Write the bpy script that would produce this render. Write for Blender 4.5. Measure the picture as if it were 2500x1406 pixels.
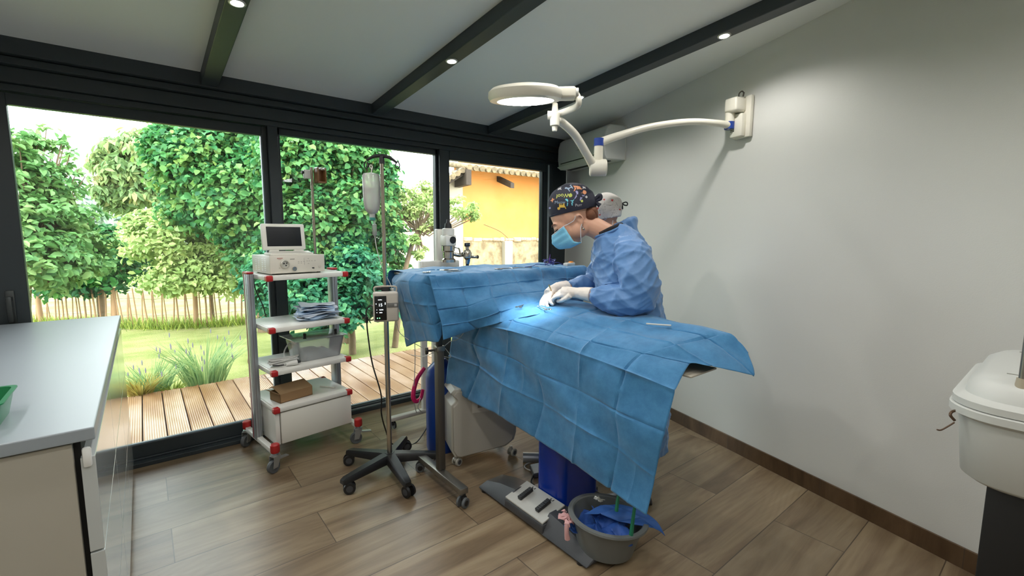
import bpy, bmesh, math, random
import numpy as np
from mathutils import Vector, Matrix, noise
from mathutils.bvhtree import BVHTree
random.seed(7); rng = np.random.default_rng(7)
PI = math.pi; R = math.radians
for _o in list(bpy.data.objects): bpy.data.objects.remove(_o)
sc = bpy.context.scene
COL = sc.collection

# ------------------------------------------------------------------ camera
H = 1.44
_p, _r, _y = 0.1153, 0.0048, 0.8937
Mc = np.array([[math.cos(_r), -math.sin(_r), 0], [math.sin(_r), math.cos(_r), 0], [0, 0, 1]]) @ \
     np.array([[1, 0, 0], [0, math.cos(_p), -math.sin(_p)], [0, math.sin(_p), math.cos(_p)]])
Bc = np.array([[math.sin(_y), 0, math.cos(_y)], [-math.cos(_y), 0, math.sin(_y)], [0, -1, 0]])
A = Mc @ Bc.T
cam_d = bpy.data.cameras.new('camera'); cam = bpy.data.objects.new('camera', cam_d); COL.objects.link(cam)
cam_d.sensor_width = 36; cam_d.lens = 1122.6/2500*36; cam_d.clip_start = 0.05; cam_d.clip_end = 500
mw = Matrix.Identity(4)
for i in range(3):
    mw[i][0] = A[0][i]; mw[i][1] = -A[1][i]; mw[i][2] = -A[2][i]
mw.translation = (0, 0, H)
cam.matrix_world = mw
sc.camera = cam
sc.view_settings.view_transform = 'Standard'
try: sc.view_settings.look = 'None'
except Exception: pass
sc.view_settings.gamma = 1.0
sc.view_settings.exposure = 0.45
sc.view_settings.use_curve_mapping = False
sc.cycles.use_denoising = True
sc.cycles.max_bounces = 8; sc.cycles.diffuse_bounces = 5; sc.cycles.glossy_bounces = 4
sc.cycles.transparent_max_bounces = 24; sc.cycles.transmission_bounces = 6
sc.cycles.sample_clamp_indirect = 6.0
sc.cycles.caustics_reflective = False; sc.cycles.caustics_refractive = False

# ------------------------------------------------------------------ sky (bright overcast)
world = bpy.data.worlds.new('overcast_sky'); sc.world = world; world.use_nodes = True
wn = world.node_tree.nodes; wl = world.node_tree.links
bg = wn['Background']; bg.inputs[1].default_value = 6.2
_tc = wn.new('ShaderNodeTexCoord'); _sx = wn.new('ShaderNodeSeparateXYZ'); _cr = wn.new('ShaderNodeValToRGB')
wl.new(_tc.outputs['Generated'], _sx.inputs[0]); wl.new(_sx.outputs['Z'], _cr.inputs[0]); wl.new(_cr.outputs[0], bg.inputs[0])
_cr.color_ramp.elements[0].position = 0.0; _cr.color_ramp.elements[0].color = (0.70, 0.74, 0.72, 1)
_cr.color_ramp.elements[1].position = 0.12; _cr.color_ramp.elements[1].color = (0.88, 0.96, 1.0, 1)

# ------------------------------------------------------------------ sun veiled by cloud: soft, from high on the left
sun_d = bpy.data.lights.new('veiled_sun', 'SUN'); sun = bpy.data.objects.new('veiled_sun', sun_d); COL.objects.link(sun)
sun_d.energy = 1.6; sun_d.angle = R(35); sun_d.color = (1.0, 0.97, 0.93)
sun.rotation_euler = (R(38), R(-14), R(0)); sun.location = (-2, -6, 12)

SPOT_W = 13.0      # recessed downlights in the ceiling beams
LAMP_W = 150.0      # surgical lamp

# ------------------------------------------------------------------ materials
def srgb(r, g, b):
    f = lambda c: (c/255/12.92) if c/255 <= 0.04045 else ((c/255+0.055)/1.055)**2.4
    return (f(r), f(g), f(b), 1)
MATS = {}
def mat(name, col, rough=0.5, metal=0.0, spec=0.5, coat=0.0, bump=0.0, bscale=80.0, vary=0.0, vscale=6.0, sheen=0.0, stretch=None):
    if name in MATS: return MATS[name]
    m = bpy.data.materials.new(name); m.use_nodes = True; MATS[name] = m
    nt = m.node_tree; b = nt.nodes['Principled BSDF']
    b.inputs['Base Color'].default_value = col; b.inputs['Roughness'].default_value = rough
    b.inputs['Metallic'].default_value = metal; b.inputs['Specular IOR Level'].default_value = spec
    b.inputs['Coat Weight'].default_value = coat
    if coat: b.inputs['Coat Roughness'].default_value = 0.12
    if sheen: b.inputs['Sheen Weight'].default_value = sheen
    tc = nt.nodes.new('ShaderNodeTexCoord'); src = tc.outputs['Object']
    if stretch:
        mp = nt.nodes.new('ShaderNodeMapping'); mp.inputs['Scale'].default_value = stretch
        nt.links.new(src, mp.inputs[0]); src = mp.outputs[0]
    if vary:
        n = nt.nodes.new('ShaderNodeTexNoise'); n.inputs['Scale'].default_value = vscale; n.inputs['Detail'].default_value = 5
        nt.links.new(src, n.inputs['Vector'])
        mx = nt.nodes.new('ShaderNodeMix'); mx.data_type = 'RGBA'
        mx.inputs[6].default_value = tuple(c*(1-vary) for c in col[:3])+(1,)
        mx.inputs[7].default_value = tuple(min(1, c*(1+vary)) for c in col[:3])+(1,)
        nt.links.new(n.outputs[0], mx.inputs[0]); nt.links.new(mx.outputs[2], b.inputs['Base Color'])
    if bump:
        n2 = nt.nodes.new('ShaderNodeTexNoise'); n2.inputs['Scale'].default_value = bscale; n2.inputs['Detail'].default_value = 3
        nt.links.new(src, n2.inputs['Vector'])
        bp = nt.nodes.new('ShaderNodeBump'); bp.inputs['Strength'].default_value = bump; bp.inputs['Distance'].default_value = 0.01
        nt.links.new(n2.outputs[0], bp.inputs['Height']); nt.links.new(bp.outputs[0], b.inputs['Normal'])
    return m
def emis(name, col, strength):
    if name in MATS: return MATS[name]
    m = bpy.data.materials.new(name); m.use_nodes = True; MATS[name] = m
    b = m.node_tree.nodes['Principled BSDF']; b.inputs['Base Color'].default_value = col
    b.inputs['Emission Color'].default_value = col; b.inputs['Emission Strength'].default_value = strength
    return m
def clear(name, tint, opac=0.08, rough=0.03, body=(0.9, 0.93, 0.95, 1)):
    """thin clear sheet: mostly see-through, with a fresnel reflection and a little milkiness"""
    if name in MATS: return MATS[name]
    m = bpy.data.materials.new(name); m.use_nodes = True; MATS[name] = m
    nt = m.node_tree; nt.nodes.clear(); N = nt.nodes.new; L = nt.links.new
    out = N('ShaderNodeOutputMaterial'); t = N('ShaderNodeBsdfTransparent'); t.inputs[0].default_value = tint
    g = N('ShaderNodeBsdfGlossy'); g.inputs['Roughness'].default_value = rough
    d = N('ShaderNodeBsdfPrincipled'); d.inputs['Base Color'].default_value = body; d.inputs['Roughness'].default_value = 0.4
    fr = N('ShaderNodeFresnel'); fr.inputs[0].default_value = 1.45
    m1 = N('ShaderNodeMixShader'); m2 = N('ShaderNodeMixShader')
    m1.inputs[0].default_value = opac; L(t.outputs[0], m1.inputs[1]); L(d.outputs[0], m1.inputs[2])
    L(fr.outputs[0], m2.inputs[0]); L(m1.outputs[0], m2.inputs[1]); L(g.outputs[0], m2.inputs[2]); L(m2.outputs[0], out.inputs[0])
    return m
def leafmat(name, cols, trans=0.35):
    m = bpy.data.materials.new(name); m.use_nodes = True; MATS[name] = m
    nt = m.node_tree; nt.nodes.clear(); N = nt.nodes.new; L = nt.links.new
    out = N('ShaderNodeOutputMaterial'); at = N('ShaderNodeAttribute'); at.attribute_name = 'tone'
    cr = N('ShaderNodeValToRGB'); L(at.outputs['Fac'], cr.inputs[0])
    els = cr.color_ramp.elements
    while len(els) < len(cols): els.new(0.5)
    for i, c in enumerate(cols):
        els[i].position = i/(len(cols)-1); els[i].color = srgb(*c)
    d = N('ShaderNodeBsdfPrincipled'); d.inputs['Roughness'].default_value = 0.55; d.inputs['Specular IOR Level'].default_value = 0.35
    t = N('ShaderNodeBsdfTranslucent'); mx = N('ShaderNodeMixShader'); mx.inputs[0].default_value = trans
    L(cr.outputs[0], d.inputs['Base Color']); L(cr.outputs[0], t.inputs[0])
    L(d.outputs[0], mx.inputs[1]); L(t.outputs[0], mx.inputs[2]); L(mx.outputs[0], out.inputs[0])
    return m

WHITE = mat('white_enamel', srgb(226, 226, 220), 0.32)
WPLAST = mat('white_plastic', srgb(222, 221, 212), 0.38)
CREAM = mat('lamp_white_plastic', srgb(225, 222, 208), 0.35)
ALU = mat('satin_aluminium', srgb(176, 180, 182), 0.38, metal=0.75)
CHROME = mat('chrome', srgb(205, 200, 190), 0.14, metal=1.0)
STEEL = mat('brushed_steel', srgb(150, 146, 138), 0.36, metal=0.9)
RED = mat('red_plastic', srgb(176, 38, 40), 0.4)
BLK = mat('black_plastic', srgb(26, 27, 29), 0.42)
RUB = mat('grey_rubber', srgb(88, 92, 94), 0.6)
DGREY = mat('dark_grey_plastic', srgb(66, 68, 72), 0.45, bump=0.05, bscale=400)
ANTH = mat('anthracite_frame', srgb(44, 52, 56), 0.42, spec=0.5)
GASKET = mat('frame_gasket', srgb(14, 16, 17), 0.6)
GLASS = clear('window_glass', (0.985, 1.0, 0.992, 1), opac=0.004, rough=0.0)

# ------------------------------------------------------------------ mesh helpers
class MB:
    def __init__(s): s.v = []; s.f = []; s.m = []; s.mi = 0
    def mat(s, i): s.mi = i; return s
    def add(s, vs, fs):
        o = len(s.v); s.v += [tuple(p) for p in vs]
        for f in fs: s.f.append(tuple(i+o for i in f)); s.m.append(s.mi)
        return s
    def box(s, x0, x1, y0, y1, z0, z1):
        return s.add([(x0,y0,z0),(x1,y0,z0),(x1,y1,z0),(x0,y1,z0),(x0,y0,z1),(x1,y0,z1),(x1,y1,z1),(x0,y1,z1)],
                     [(0,3,2,1),(4,5,6,7),(0,1,5,4),(1,2,6,5),(2,3,7,6),(3,0,4,7)])
    def rbox(s, x0, x1, y0, y1, z0, z1, r=0.01, seg=2):
        """box with rounded edges"""
        bm = bmesh.new(); bmesh.ops.create_cube(bm, size=1)
        for v in bm.verts: v.co = Vector((x0+(x1-x0)*(v.co.x+.5), y0+(y1-y0)*(v.co.y+.5), z0+(z1-z0)*(v.co.z+.5)))
        r = min(r, (x1-x0)*.49, (y1-y0)*.49, (z1-z0)*.49)
        bmesh.ops.bevel(bm, geom=bm.edges[:], offset=r, segments=seg, profile=0.5, affect='EDGES')
        return s.bm(bm)
    def bm(s, bm, M=None):
        if M is not None: bm.transform(M)
        bm.verts.index_update()
        s.add([v.co[:] for v in bm.verts], [[v.index for v in f.verts] for f in bm.faces]); bm.free(); return s
    def ring(s, c, ax, r, n=16, up=None, r2=None):
        ax = Vector(ax).normalized(); u = Vector(up) if up else (Vector((0,0,1)) if abs(ax.z) < .9 else Vector((1,0,0)))
        a = ax.cross(u).normalized(); b = ax.cross(a).normalized(); r2 = r if r2 is None else r2
        return [Vector(c)+a*r*math.cos(2*PI*i/n)+b*r2*math.sin(2*PI*i/n) for i in range(n)]
    def loft(s, rings, cap=True, closed=True):
        n = len(rings[0]); vs = [p for r in rings for p in r]; fs = []
        for k in range(len(rings)-1):
            for i in range(n if closed else n-1):
                j = (i+1) % n; fs.append((k*n+i, (k+1)*n+i, (k+1)*n+j, k*n+j))
        if cap and closed: fs.append(tuple(range(n))); fs.append(tuple(reversed(range((len(rings)-1)*n, len(rings)*n))))
        return s.add(vs, fs)
    def cyl(s, p, q, r, r2=None, n=20):
        p = Vector(p); q = Vector(q); r2 = r if r2 is None else r2
        ax = q-p
        return s.loft([s.ring(p, ax, r, n), s.ring(q, ax, r2, n)])
    def tube(s, pts, r, n=10, sub=0):
        pts = [Vector(p) for p in pts]; rr = r if isinstance(r, (list, tuple)) else [r]*len(pts)
        if sub:
            P = []; Q = []
            for i in range(len(pts)-1):
                p0 = pts[max(0,i-1)]; p1 = pts[i]; p2 = pts[i+1]; p3 = pts[min(len(pts)-1,i+2)]
                for k in range(sub):
                    t = k/sub
                    P.append(0.5*((2*p1)+(-p0+p2)*t+(2*p0-5*p1+4*p2-p3)*t*t+(-p0+3*p1-3*p2+p3)*t**3)); Q.append(rr[i]*(1-t)+rr[i+1]*t)
            P.append(pts[-1]); Q.append(rr[-1]); pts, rr = P, Q
        rings = []; a = None
        for i, p in enumerate(pts):
            t = (pts[min(i+1,len(pts)-1)]-pts[max(i-1,0)])
            if t.length < 1e-9: t = Vector((0,0,1))
            t.normalize()
            if a is None: a = t.cross(Vector((0.13,0.27,1)) if abs(t.z) < .9 else Vector((1,0.1,0))).normalized()
            else: a = (a-t*a.dot(t)); a = a.normalized() if a.length > 1e-6 else t.orthogonal().normalized()
            b = t.cross(a)
            rings.append([p+a*rr[i]*math.cos(2*PI*k/n)+b*rr[i]*math.sin(2*PI*k/n) for k in range(n)])
        return s.loft(rings)
    def lathe(s, prof, c=(0,0,0), ax=(0,0,1), n=28, sx=1, sy=1):
        """profile of (radius, height) turned about ax through c"""
        q = Vector((0,0,1)).rotation_difference(Vector(ax).normalized()); rings = []
        for r, h in prof:
            rings.append([Vector(c)+q@Vector((max(r,1e-4)*math.cos(-2*PI*k/n)*sx, max(r,1e-4)*math.sin(-2*PI*k/n)*sy, h)) for k in range(n)])
        return s.loft(rings)
    def ell(s, c, r, M=None, seg=20, rg=12):
        bm = bmesh.new(); bmesh.ops.create_uvsphere(bm, u_segments=seg, v_segments=rg, radius=1)
        m = Matrix.Translation(Vector(c)) @ (M.to_4x4() if M is not None else Matrix.Identity(4)) @ Matrix.Diagonal((*r, 1))
        return s.bm(bm, m)
    def prism(s, pts, d):
        """flat polygon (list of 3d points) pushed along vector d"""
        n = len(pts); d = Vector(d)
        return s.add([Vector(p) for p in pts]+[Vector(p)+d for p in pts],
                     [tuple(range(n)), tuple(reversed(range(n, 2*n)))]+[(i, i+n, (i+1)%n+n, (i+1)%n) for i in range(n)])
    def xform(s, M, start=0):
        s.v[start:] = [tuple(M @ Vector(p)) for p in s.v[start:]]; return s
    def build(s, name, mats, parent=None, smooth=35, bevel=0, fix=True, loc=None):
        me = bpy.data.meshes.new(name); me.from_pydata(s.v, [], s.f)
        mats = mats if isinstance(mats, (list, tuple)) else [mats]
        for m in mats: me.materials.append(m)
        if len(mats) > 1: me.polygons.foreach_set('material_index', s.m)
        if fix:
            bm = bmesh.new(); bm.from_mesh(me); bmesh.ops.recalc_face_normals(bm, faces=bm.faces[:]); bm.to_mesh(me); bm.free()
        if smooth:
            me.polygons.foreach_set('use_smooth', [True]*len(me.polygons))
            if smooth < 180: me.set_sharp_from_angle(angle=R(smooth))
        me.update()
        o = bpy.data.objects.new(name, me); COL.objects.link(o)
        if parent is not None: o.parent = parent
        if loc is not None: o.location = loc
        if bevel:
            b = o.modifiers.new('bevel', 'BEVEL'); b.width = bevel; b.segments = 2; b.limit_method = 'ANGLE'; b.angle_limit = R(50)
            b.harden_normals = False
        return o
def tag(o, label=None, cat=None, group=None, kind=None):
    if label: o['label'] = label
    if cat: o['category'] = cat
    if group: o['group'] = group
    if kind: o['kind'] = kind
    return o
def thing(name, label, cat, loc=(0,0,0), rz=0.0, group=None):
    o = bpy.data.objects.new(name, None); COL.objects.link(o); o.location = loc; o.rotation_euler = (0,0,rz)
    o.empty_display_size = 0.1
    return tag(o, label, cat, group)
def copy_tree(o, parent=None):
    c = o.copy(); COL.objects.link(c); c.parent = parent
    for ch in list(o.children): copy_tree(ch, c)
    return c
def baked(o):
    """apply an object's modifiers into its mesh"""
    dg = bpy.context.evaluated_depsgraph_get(); dg.update()
    me = bpy.data.meshes.new_from_object(o.evaluated_get(dg)); o.modifiers.clear()
    old = o.data; o.data = me; bpy.data.meshes.remove(old); return o
def fused(mb, name, mats, parent, voxel=0.006, it=6, disp=None, smooth=180):
    """one continuous skin over overlapping volumes"""
    o = mb.build(name, mats, None, smooth=0)
    r = o.modifiers.new('r', 'REMESH'); r.mode = 'VOXEL'; r.voxel_size = voxel; r.adaptivity = 0
    if it:
        s_ = o.modifiers.new('s', 'SMOOTH'); s_.factor = 0.5; s_.iterations = it
    baked(o)
    if disp:
        me = o.data; n = len(me.vertices); co = np.empty(n*3); me.vertices.foreach_get('co', co); co = co.reshape(-1,3)
        no = np.empty(n*3); me.vertices.foreach_get('normal', no); no = no.reshape(-1,3)
        out = np.array([co[i]+disp(Vector(co[i]), Vector(no[i])) for i in range(n)])
        me.vertices.foreach_set('co', out.ravel()); me.update()
    o.data.polygons.foreach_set('use_smooth', [True]*len(o.data.polygons)); o.data.update()
    o.name = name
    if parent is not None: o.parent = parent
    return o
def textmesh(body, size, extrude=0.0004):
    cu = bpy.data.curves.new('t', 'FONT'); cu.body = body; cu.size = size; cu.extrude = extrude; cu.align_x = 'CENTER'; cu.align_y = 'CENTER'
    cu.resolution_u = 3
    o = bpy.data.objects.new('t', cu); COL.objects.link(o)
    dg = bpy.context.evaluated_depsgraph_get(); me = bpy.data.meshes.new_from_object(o.evaluated_get(dg))
    vs = [v.co.copy() for v in me.vertices]; fs = [tuple(p.vertices) for p in me.polygons]
    bpy.data.objects.remove(o); bpy.data.curves.remove(cu); bpy.data.meshes.remove(me)
    return vs, fs
def frame(o, x, y):
    """matrix with origin o, x and y axes"""
    x = Vector(x).normalized(); y = (Vector(y)-x*Vector(y).dot(x)).normalized(); z = x.cross(y)
    m = Matrix.Identity(4)
    for i in range(3): m[i][0], m[i][1], m[i][2], m[i][3] = x[i], y[i], z[i], o[i]
    return m
def put_text(mb, body, size, o, x, y, ext=0.0004):
    vs, fs = textmesh(body, size, ext); M = frame(o, x, y); mb.add([M @ v for v in vs], fs)
def nz(p, s=1.0, seed=0): return noise.noise(Vector(p)*s+Vector((seed*7.1, seed*3.3, seed*5.7)))
# ================================================================== ROOM SHELL
YW = 3.56                                   # inner face of the window wall
SL = 0.085; ZC = 2.395                      # roof slope and its height at the window wall
def zc(y): return ZC+SL*(YW-y)
WA = Vector((3.144, 1.838, 0)); WD = Vector((-0.2568, -0.9665, 0)).normalized(); WN = Vector((-0.9665, 0.2568, 0)).normalized()  # right wall line and its inward normal
def wall_x(y): return WA.x+(WA.y-y)/0.9665*(-0.2568)
XL, YB = -1.35, -1.7

# floor of wood-look tiles, 1.2 m x 0.3025 m, laid half-bond
fm = bpy.data.materials.new('wood_look_floor_tile'); fm.use_nodes = True
def build_floor_mat(m, y0, x0, pitch, length, along='x', base=None, joints=True):
    nt = m.node_tree; N = nt.nodes.new; L = nt.links.new; b = nt.nodes['Principled BSDF']
    def mth(op, a, bb=None, c=None):
        n = N('ShaderNodeMath'); n.operation = op
        for i, v in enumerate((a, bb, c)):
            if v is None: continue
            if isinstance(v, (int, float)): n.inputs[i].default_value = v
            else: L(v, n.inputs[i])
        return n.outputs[0]
    geo = N('ShaderNodeNewGeometry'); sp = N('ShaderNodeSeparateXYZ'); L(geo.outputs['Position'], sp.inputs[0])
    X, Y = sp.outputs[0], sp.outputs[1]
    v = mth('DIVIDE', mth('SUBTRACT', y0+40*pitch, Y), pitch); row = mth('FLOOR', v); fv = mth('FRACT', v)
    off = mth('MULTIPLY', mth('MODULO', row, 2.0), 0.5)
    u = mth('SUBTRACT', mth('DIVIDE', mth('SUBTRACT', X, x0-20*length), length), off); colm = mth('FLOOR', u); fu = mth('FRACT', u)
    # joint mask
    g = 0.0022
    jv = mth('LESS_THAN', mth('MULTIPLY', mth('MINIMUM', fv, mth('SUBTRACT', 1.0, fv)), pitch), g)
    ju = mth('LESS_THAN', mth('MULTIPLY', mth('MINIMUM', fu, mth('SUBTRACT', 1.0, fu)), length), g)
    jm = mth('MAXIMUM', jv, ju)
    cb = N('ShaderNodeCombineXYZ'); L(row, cb.inputs[0]); L(colm, cb.inputs[1])
    wn_ = N('ShaderNodeTexWhiteNoise'); wn_.noise_dimensions = '3D'; L(cb.outputs[0], wn_.inputs['Vector'])
    # grain coordinates: shifted per tile, stretched along x
    sc_ = N('ShaderNodeVectorMath'); sc_.operation = 'SCALE'; L(wn_.outputs['Color'], sc_.inputs[0]); sc_.inputs['Scale'].default_value = 37.0
    ad = N('ShaderNodeVectorMath'); ad.operation = 'ADD'; L(geo.outputs['Position'], ad.inputs[0]); L(sc_.outputs[0], ad.inputs[1])
    mp = N('ShaderNodeMapping'); mp.inputs['Scale'].default_value = (0.55, 5.0, 1.0); L(ad.outputs[0], mp.inputs[0])
    n1 = N('ShaderNodeTexNoise'); n1.inputs['Scale'].default_value = 1.5; n1.inputs['Detail'].default_value = 6; n1.inputs['Roughness'].default_value = 0.62
    n1.inputs['Distortion'].default_value = 0.7; L(mp.outputs[0], n1.inputs['Vector'])
    # growth rings: contour lines of a slow noise field
    mp2 = N('ShaderNodeMapping'); mp2.inputs['Scale'].default_value = (0.9, 3.4, 1.0); L(ad.outputs[0], mp2.inputs[0])
    n2 = N('ShaderNodeTexNoise'); n2.inputs['Scale'].default_value = 0.75; n2.inputs['Detail'].default_value = 1.2; L(mp2.outputs[0], n2.inputs['Vector'])
    rings = mth('ABSOLUTE', mth('SINE', mth('MULTIPLY', n2.outputs[0], 85.0)))
    ringm = mth('POWER', rings, 3.0)
    cr = N('ShaderNodeValToRGB'); L(n1.outputs[0], cr.inputs[0]); e = cr.color_ramp.elements
    cols = base or [(92, 75, 56), (124, 105, 82), (144, 126, 100), (164, 148, 124)]
    while len(e) < 4: e.new(0.5)
    for i, (p_, c) in enumerate(zip((0.25, 0.43, 0.57, 0.78), cols)): e[i].position = p_; e[i].color = srgb(*c)
    m1 = N('ShaderNodeMix'); m1.data_type = 'RGBA'; m1.blend_type = 'MULTIPLY'; L(cr.outputs[0], m1.inputs[6]); m1.inputs[7].default_value = (0.62, 0.58, 0.54, 1)
    L(mth('MULTIPLY', ringm, 0.20), m1.inputs[0])
    m2 = N('ShaderNodeMix'); m2.data_type = 'RGBA'; m2.blend_type = 'MULTIPLY'; L(m1.outputs[2], m2.inputs[6]); m2.inputs[0].default_value = 1.0
    tone = mth('MULTIPLY_ADD', wn_.outputs['Value'], 0.22, 0.86); cc = N('ShaderNodeCombineXYZ'); L(tone, cc.inputs[0]); L(tone, cc.inputs[1]); L(tone, cc.inputs[2]); L(cc.outputs[0], m2.inputs[7])
    m3 = N('ShaderNodeMix'); m3.data_type = 'RGBA'; L(m2.outputs[2], m3.inputs[6]); m3.inputs[7].default_value = srgb(74, 62, 50)
    L(mth('MULTIPLY', jm, 0.85) if joints else mth('MULTIPLY', jm, 0.0), m3.inputs[0]); L(m3.outputs[2], b.inputs['Base Color'])
    b.inputs['Roughness'].default_value = 0.34; b.inputs['Specular IOR Level'].default_value = 0.5
    bp = N('ShaderNodeBump'); bp.inputs['Strength'].default_value = 0.25; bp.inputs['Distance'].default_value = 0.002
    L(mth('ADD', mth('MULTIPLY', mth('SUBTRACT', 1.0, jm), 0.6), mth('MULTIPLY', n1.outputs[0], 0.4)), bp.inputs['Height']); L(bp.outputs[0], b.inputs['Normal'])
build_floor_mat(fm, 3.289, 0.020, 0.3025, 1.2)
bmat = bpy.data.materials.new('wood_look_skirting'); bmat.use_nodes = True
build_floor_mat(bmat, 3.2, 0.1, 0.598, 50, base=[(58, 42, 28), (82, 62, 42), (98, 76, 54), (112, 90, 66)], joints=True)

m = MB()
pl = [(XL-.1, YB-.1), (wall_x(YB-.1)+.1, YB-.1), (wall_x(YW+.1)+.1, YW+.12), (XL-.1, YW+.12)]
m.prism([(x, y, -0.08) for x, y in pl], (0, 0, 0.08)); tag(m.build('floor', fm, smooth=0), kind='structure')
wallm = mat('painted_wall', srgb(214, 215, 210), 0.62, bump=0.05, bscale=220)
ceilm = mat('ceiling_panel', srgb(240, 243, 240), 0.55)
def wallprism(name, a, b, n, th=0.1, extra=0.05):
    a = Vector(a); b = Vector(b); n = Vector(n)*-th
    m = MB(); q = [Vector((a.x, a.y, 0)), Vector((b.x, b.y, 0)), Vector((b.x, b.y, zc(b.y)+extra)), Vector((a.x, a.y, zc(a.y)+extra))]
    m.prism(q, n); return tag(m.build(name, wallm, smooth=0), kind='structure')
wallprism('wall_right', (wall_x(YB), YB, 0), (wall_x(YW+.06), YW+.06, 0), WN)
wallprism('wall_left', (XL, YB, 0), (XL, YW+.06, 0), (1, 0, 0))
wallprism('wall_back', (XL, YB, 0), (wall_x(YB), YB, 0), (0, 1, 0))
m = MB(); y0, y1 = YB-.15, YW+.14
m.add([(XL-.15, y0, zc(y0)), (4.2, y0, zc(y0)), (4.2, y1, zc(y1)), (XL-.15, y1, zc(y1)), (XL-.15, y0, zc(y0)+.1), (4.2, y0, zc(y0)+.1), (4.2, y1, zc(y1)+.1), (XL-.15, y1, zc(y1)+.1)],
      [(0,1,2,3),(4,7,6,5),(0,4,5,1),(1,5,6,2),(2,6,7,3),(3,7,4,0)])
tag(m.build('ceiling', ceilm, smooth=0), kind='structure')
# skirting along the right wall
m = MB(); a = Vector((wall_x(YB), YB, 0)); b = Vector((wall_x(YW-.02), YW-.02, 0))
m.prism([a, b, b+Vector((0,0,.094)), a+Vector((0,0,.094))], WN*0.012); tag(m.build('baseboard_right', bmat, smooth=0, bevel=0.0015), kind='structure')
m = MB(); m.box(XL, XL+.012, YB, YW-.02, 0, .094); tag(m.build('baseboard_left', bmat, smooth=0), kind='structure')

# sloping beams with recessed lights
BX = [-0.66, 0.392, 1.455, 2.53]; BW = 0.088; BD = 0.072
for i, x in enumerate(BX):
    m = MB(); xe = x
    y0 = YB; y1 = YW-.11
    vs = []
    for y in (y0, y1):
        for dx, dz in ((-BW/2, 0.0), (BW/2, 0.0), (BW/2, -BD), (-BW/2, -BD)): vs.append((x+dx, y, zc(y)+dz+(0.002 if dz == 0 else 0)))
    m.add(vs, [(0,1,2,3),(4,7,6,5),(0,4,5,1),(1,5,6,2),(2,6,7,3),(3,7,4,0)])
    o = m.build('beam', ANTH, smooth=0, bevel=0.004); o.name = 'trim_%d' % (20+i); tag(o, kind='structure')
LM = emis('downlight_lens', (1, 0.97, 0.90, 1), 45.0)
RIMM = mat('downlight_rim', srgb(200, 200, 196), 0.3, metal=0.4)
spotlabels = {(1, 2.40): 'round downlight glowing in the ceiling beam nearest the left window', (2, 2.37): 'round downlight glowing in the middle ceiling beam',
              (3, 2.36): 'round downlight in the right beam, just behind the surgical lamp head', (3, 1.31): 'round downlight in the right beam, above the lamp wall bracket'}
tilt = math.atan(SL)
for i, x in enumerate(BX):
    for y in (2.38, 1.33, 0.28, -0.77):
        if x > wall_x(y)-.1 or (i == 3 and y < 1): continue
        xx = x; yy = y+(0.0 if i != 2 else -0.01)
        lb = None
        for (k, q), t in spotlabels.items():
            if k == i and abs(q-y) < .1: lb = t
        if lb is None and not (y < 1.0): lb = 'round downlight in a ceiling beam above the frame'
        d = thing('downlight', lb or 'round downlight in a ceiling beam behind the photographer', 'ceiling light', (xx, yy, zc(yy)-BD), 0, 'recessed downlights in the ceiling beams')
        d.rotation_euler = (-tilt, 0, 0)
        m = MB(); m.lathe([(0.024, 0.002), (0.033, 0.002), (0.035, -0.001), (0.033, -0.004), (0.026, -0.005), (0.024, -0.002)], n=32); m.build('rim', RIMM, d)
        m = MB(); m.lathe([(0.0, 0.0), (0.0245, 0.0), (0.0245, -0.003), (0.0, -0.0035)], n=32); m.build('lens', LM, d)
        ld = bpy.data.lights.new('downlight_beam', 'SPOT'); ld.energy = SPOT_W; ld.spot_size = R(156); ld.spot_blend = 0.55; ld.shadow_soft_size = 0.022
        ld.color = (1.0, 0.965, 0.92)
        lo = bpy.data.objects.new('downlight_beam', ld); COL.objects.link(lo); lo.location = (xx, yy, zc(yy)-BD-.012); lo.rotation_euler = (0, 0, 0)

# ------------------------------------------------------------------ window wall
def fr(name, boxes, m_=ANTH, bevel=0.003, smooth=0):
    m = MB()
    for b in boxes: m.box(*b)
    o = m.build(name, m_, smooth=smooth, bevel=bevel); return tag(o, kind='structure')
XR = 3.66; X0 = XL
fr('trim_1', [(X0, XR, YW-.12, YW+.1, 2.325, ZC+.02)])                 # wall plate under the roof
fr('trim_2', [(X0, XR, YW-.075, YW+.1, 2.285, 2.322)])
fr('trim_3', [(X0, XR, YW-.03, YW+.1, 2.205, 2.282)])
fr('trim_4', [(X0, XR, YW, YW+.1, 2.168, 2.203)])
# posts between the bays
fr('trim_5', [(0.722, 0.785, YW, YW+.1, 0, 2.168)]); fr('trim_6', [(2.055, 2.152, YW, YW+.1, 0, 2.168)])
fr('trim_7', [(3.31, 3.36, YW+.03, YW+.1, 0, 2.168), (3.40, 3.60, YW+.0, YW+.1, 0, 2.168)])
fr('trim_8', [(3.362, 3.398, YW+.045, YW+.06, 0.03, 2.168)], mat('bright_gasket', srgb(190, 205, 210), 0.4))
# thresholds
fr('trim_9', [(X0, 0.722, YW-.03, YW+.1, 0.0, 0.028), (X0, 0.722, YW+.02, YW+.1, 0.028, 0.04)])
fr('trim_10', [(0.785, 2.055, YW-.01, YW+.012, 0, .035), (0.785, 2.055, YW+.03, YW+.045, 0, .05), (0.785, 2.055, YW+.06, YW+.1, 0, .05), (2.152, 3.4, YW-.01, YW+.1, 0, .04)])
fr('trim_14', [(0.785, 2.055, YW+.012, YW+.03, 0, .038), (0.785, 2.055, YW+.045, YW+.06, 0, .045)], ALU)
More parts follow.
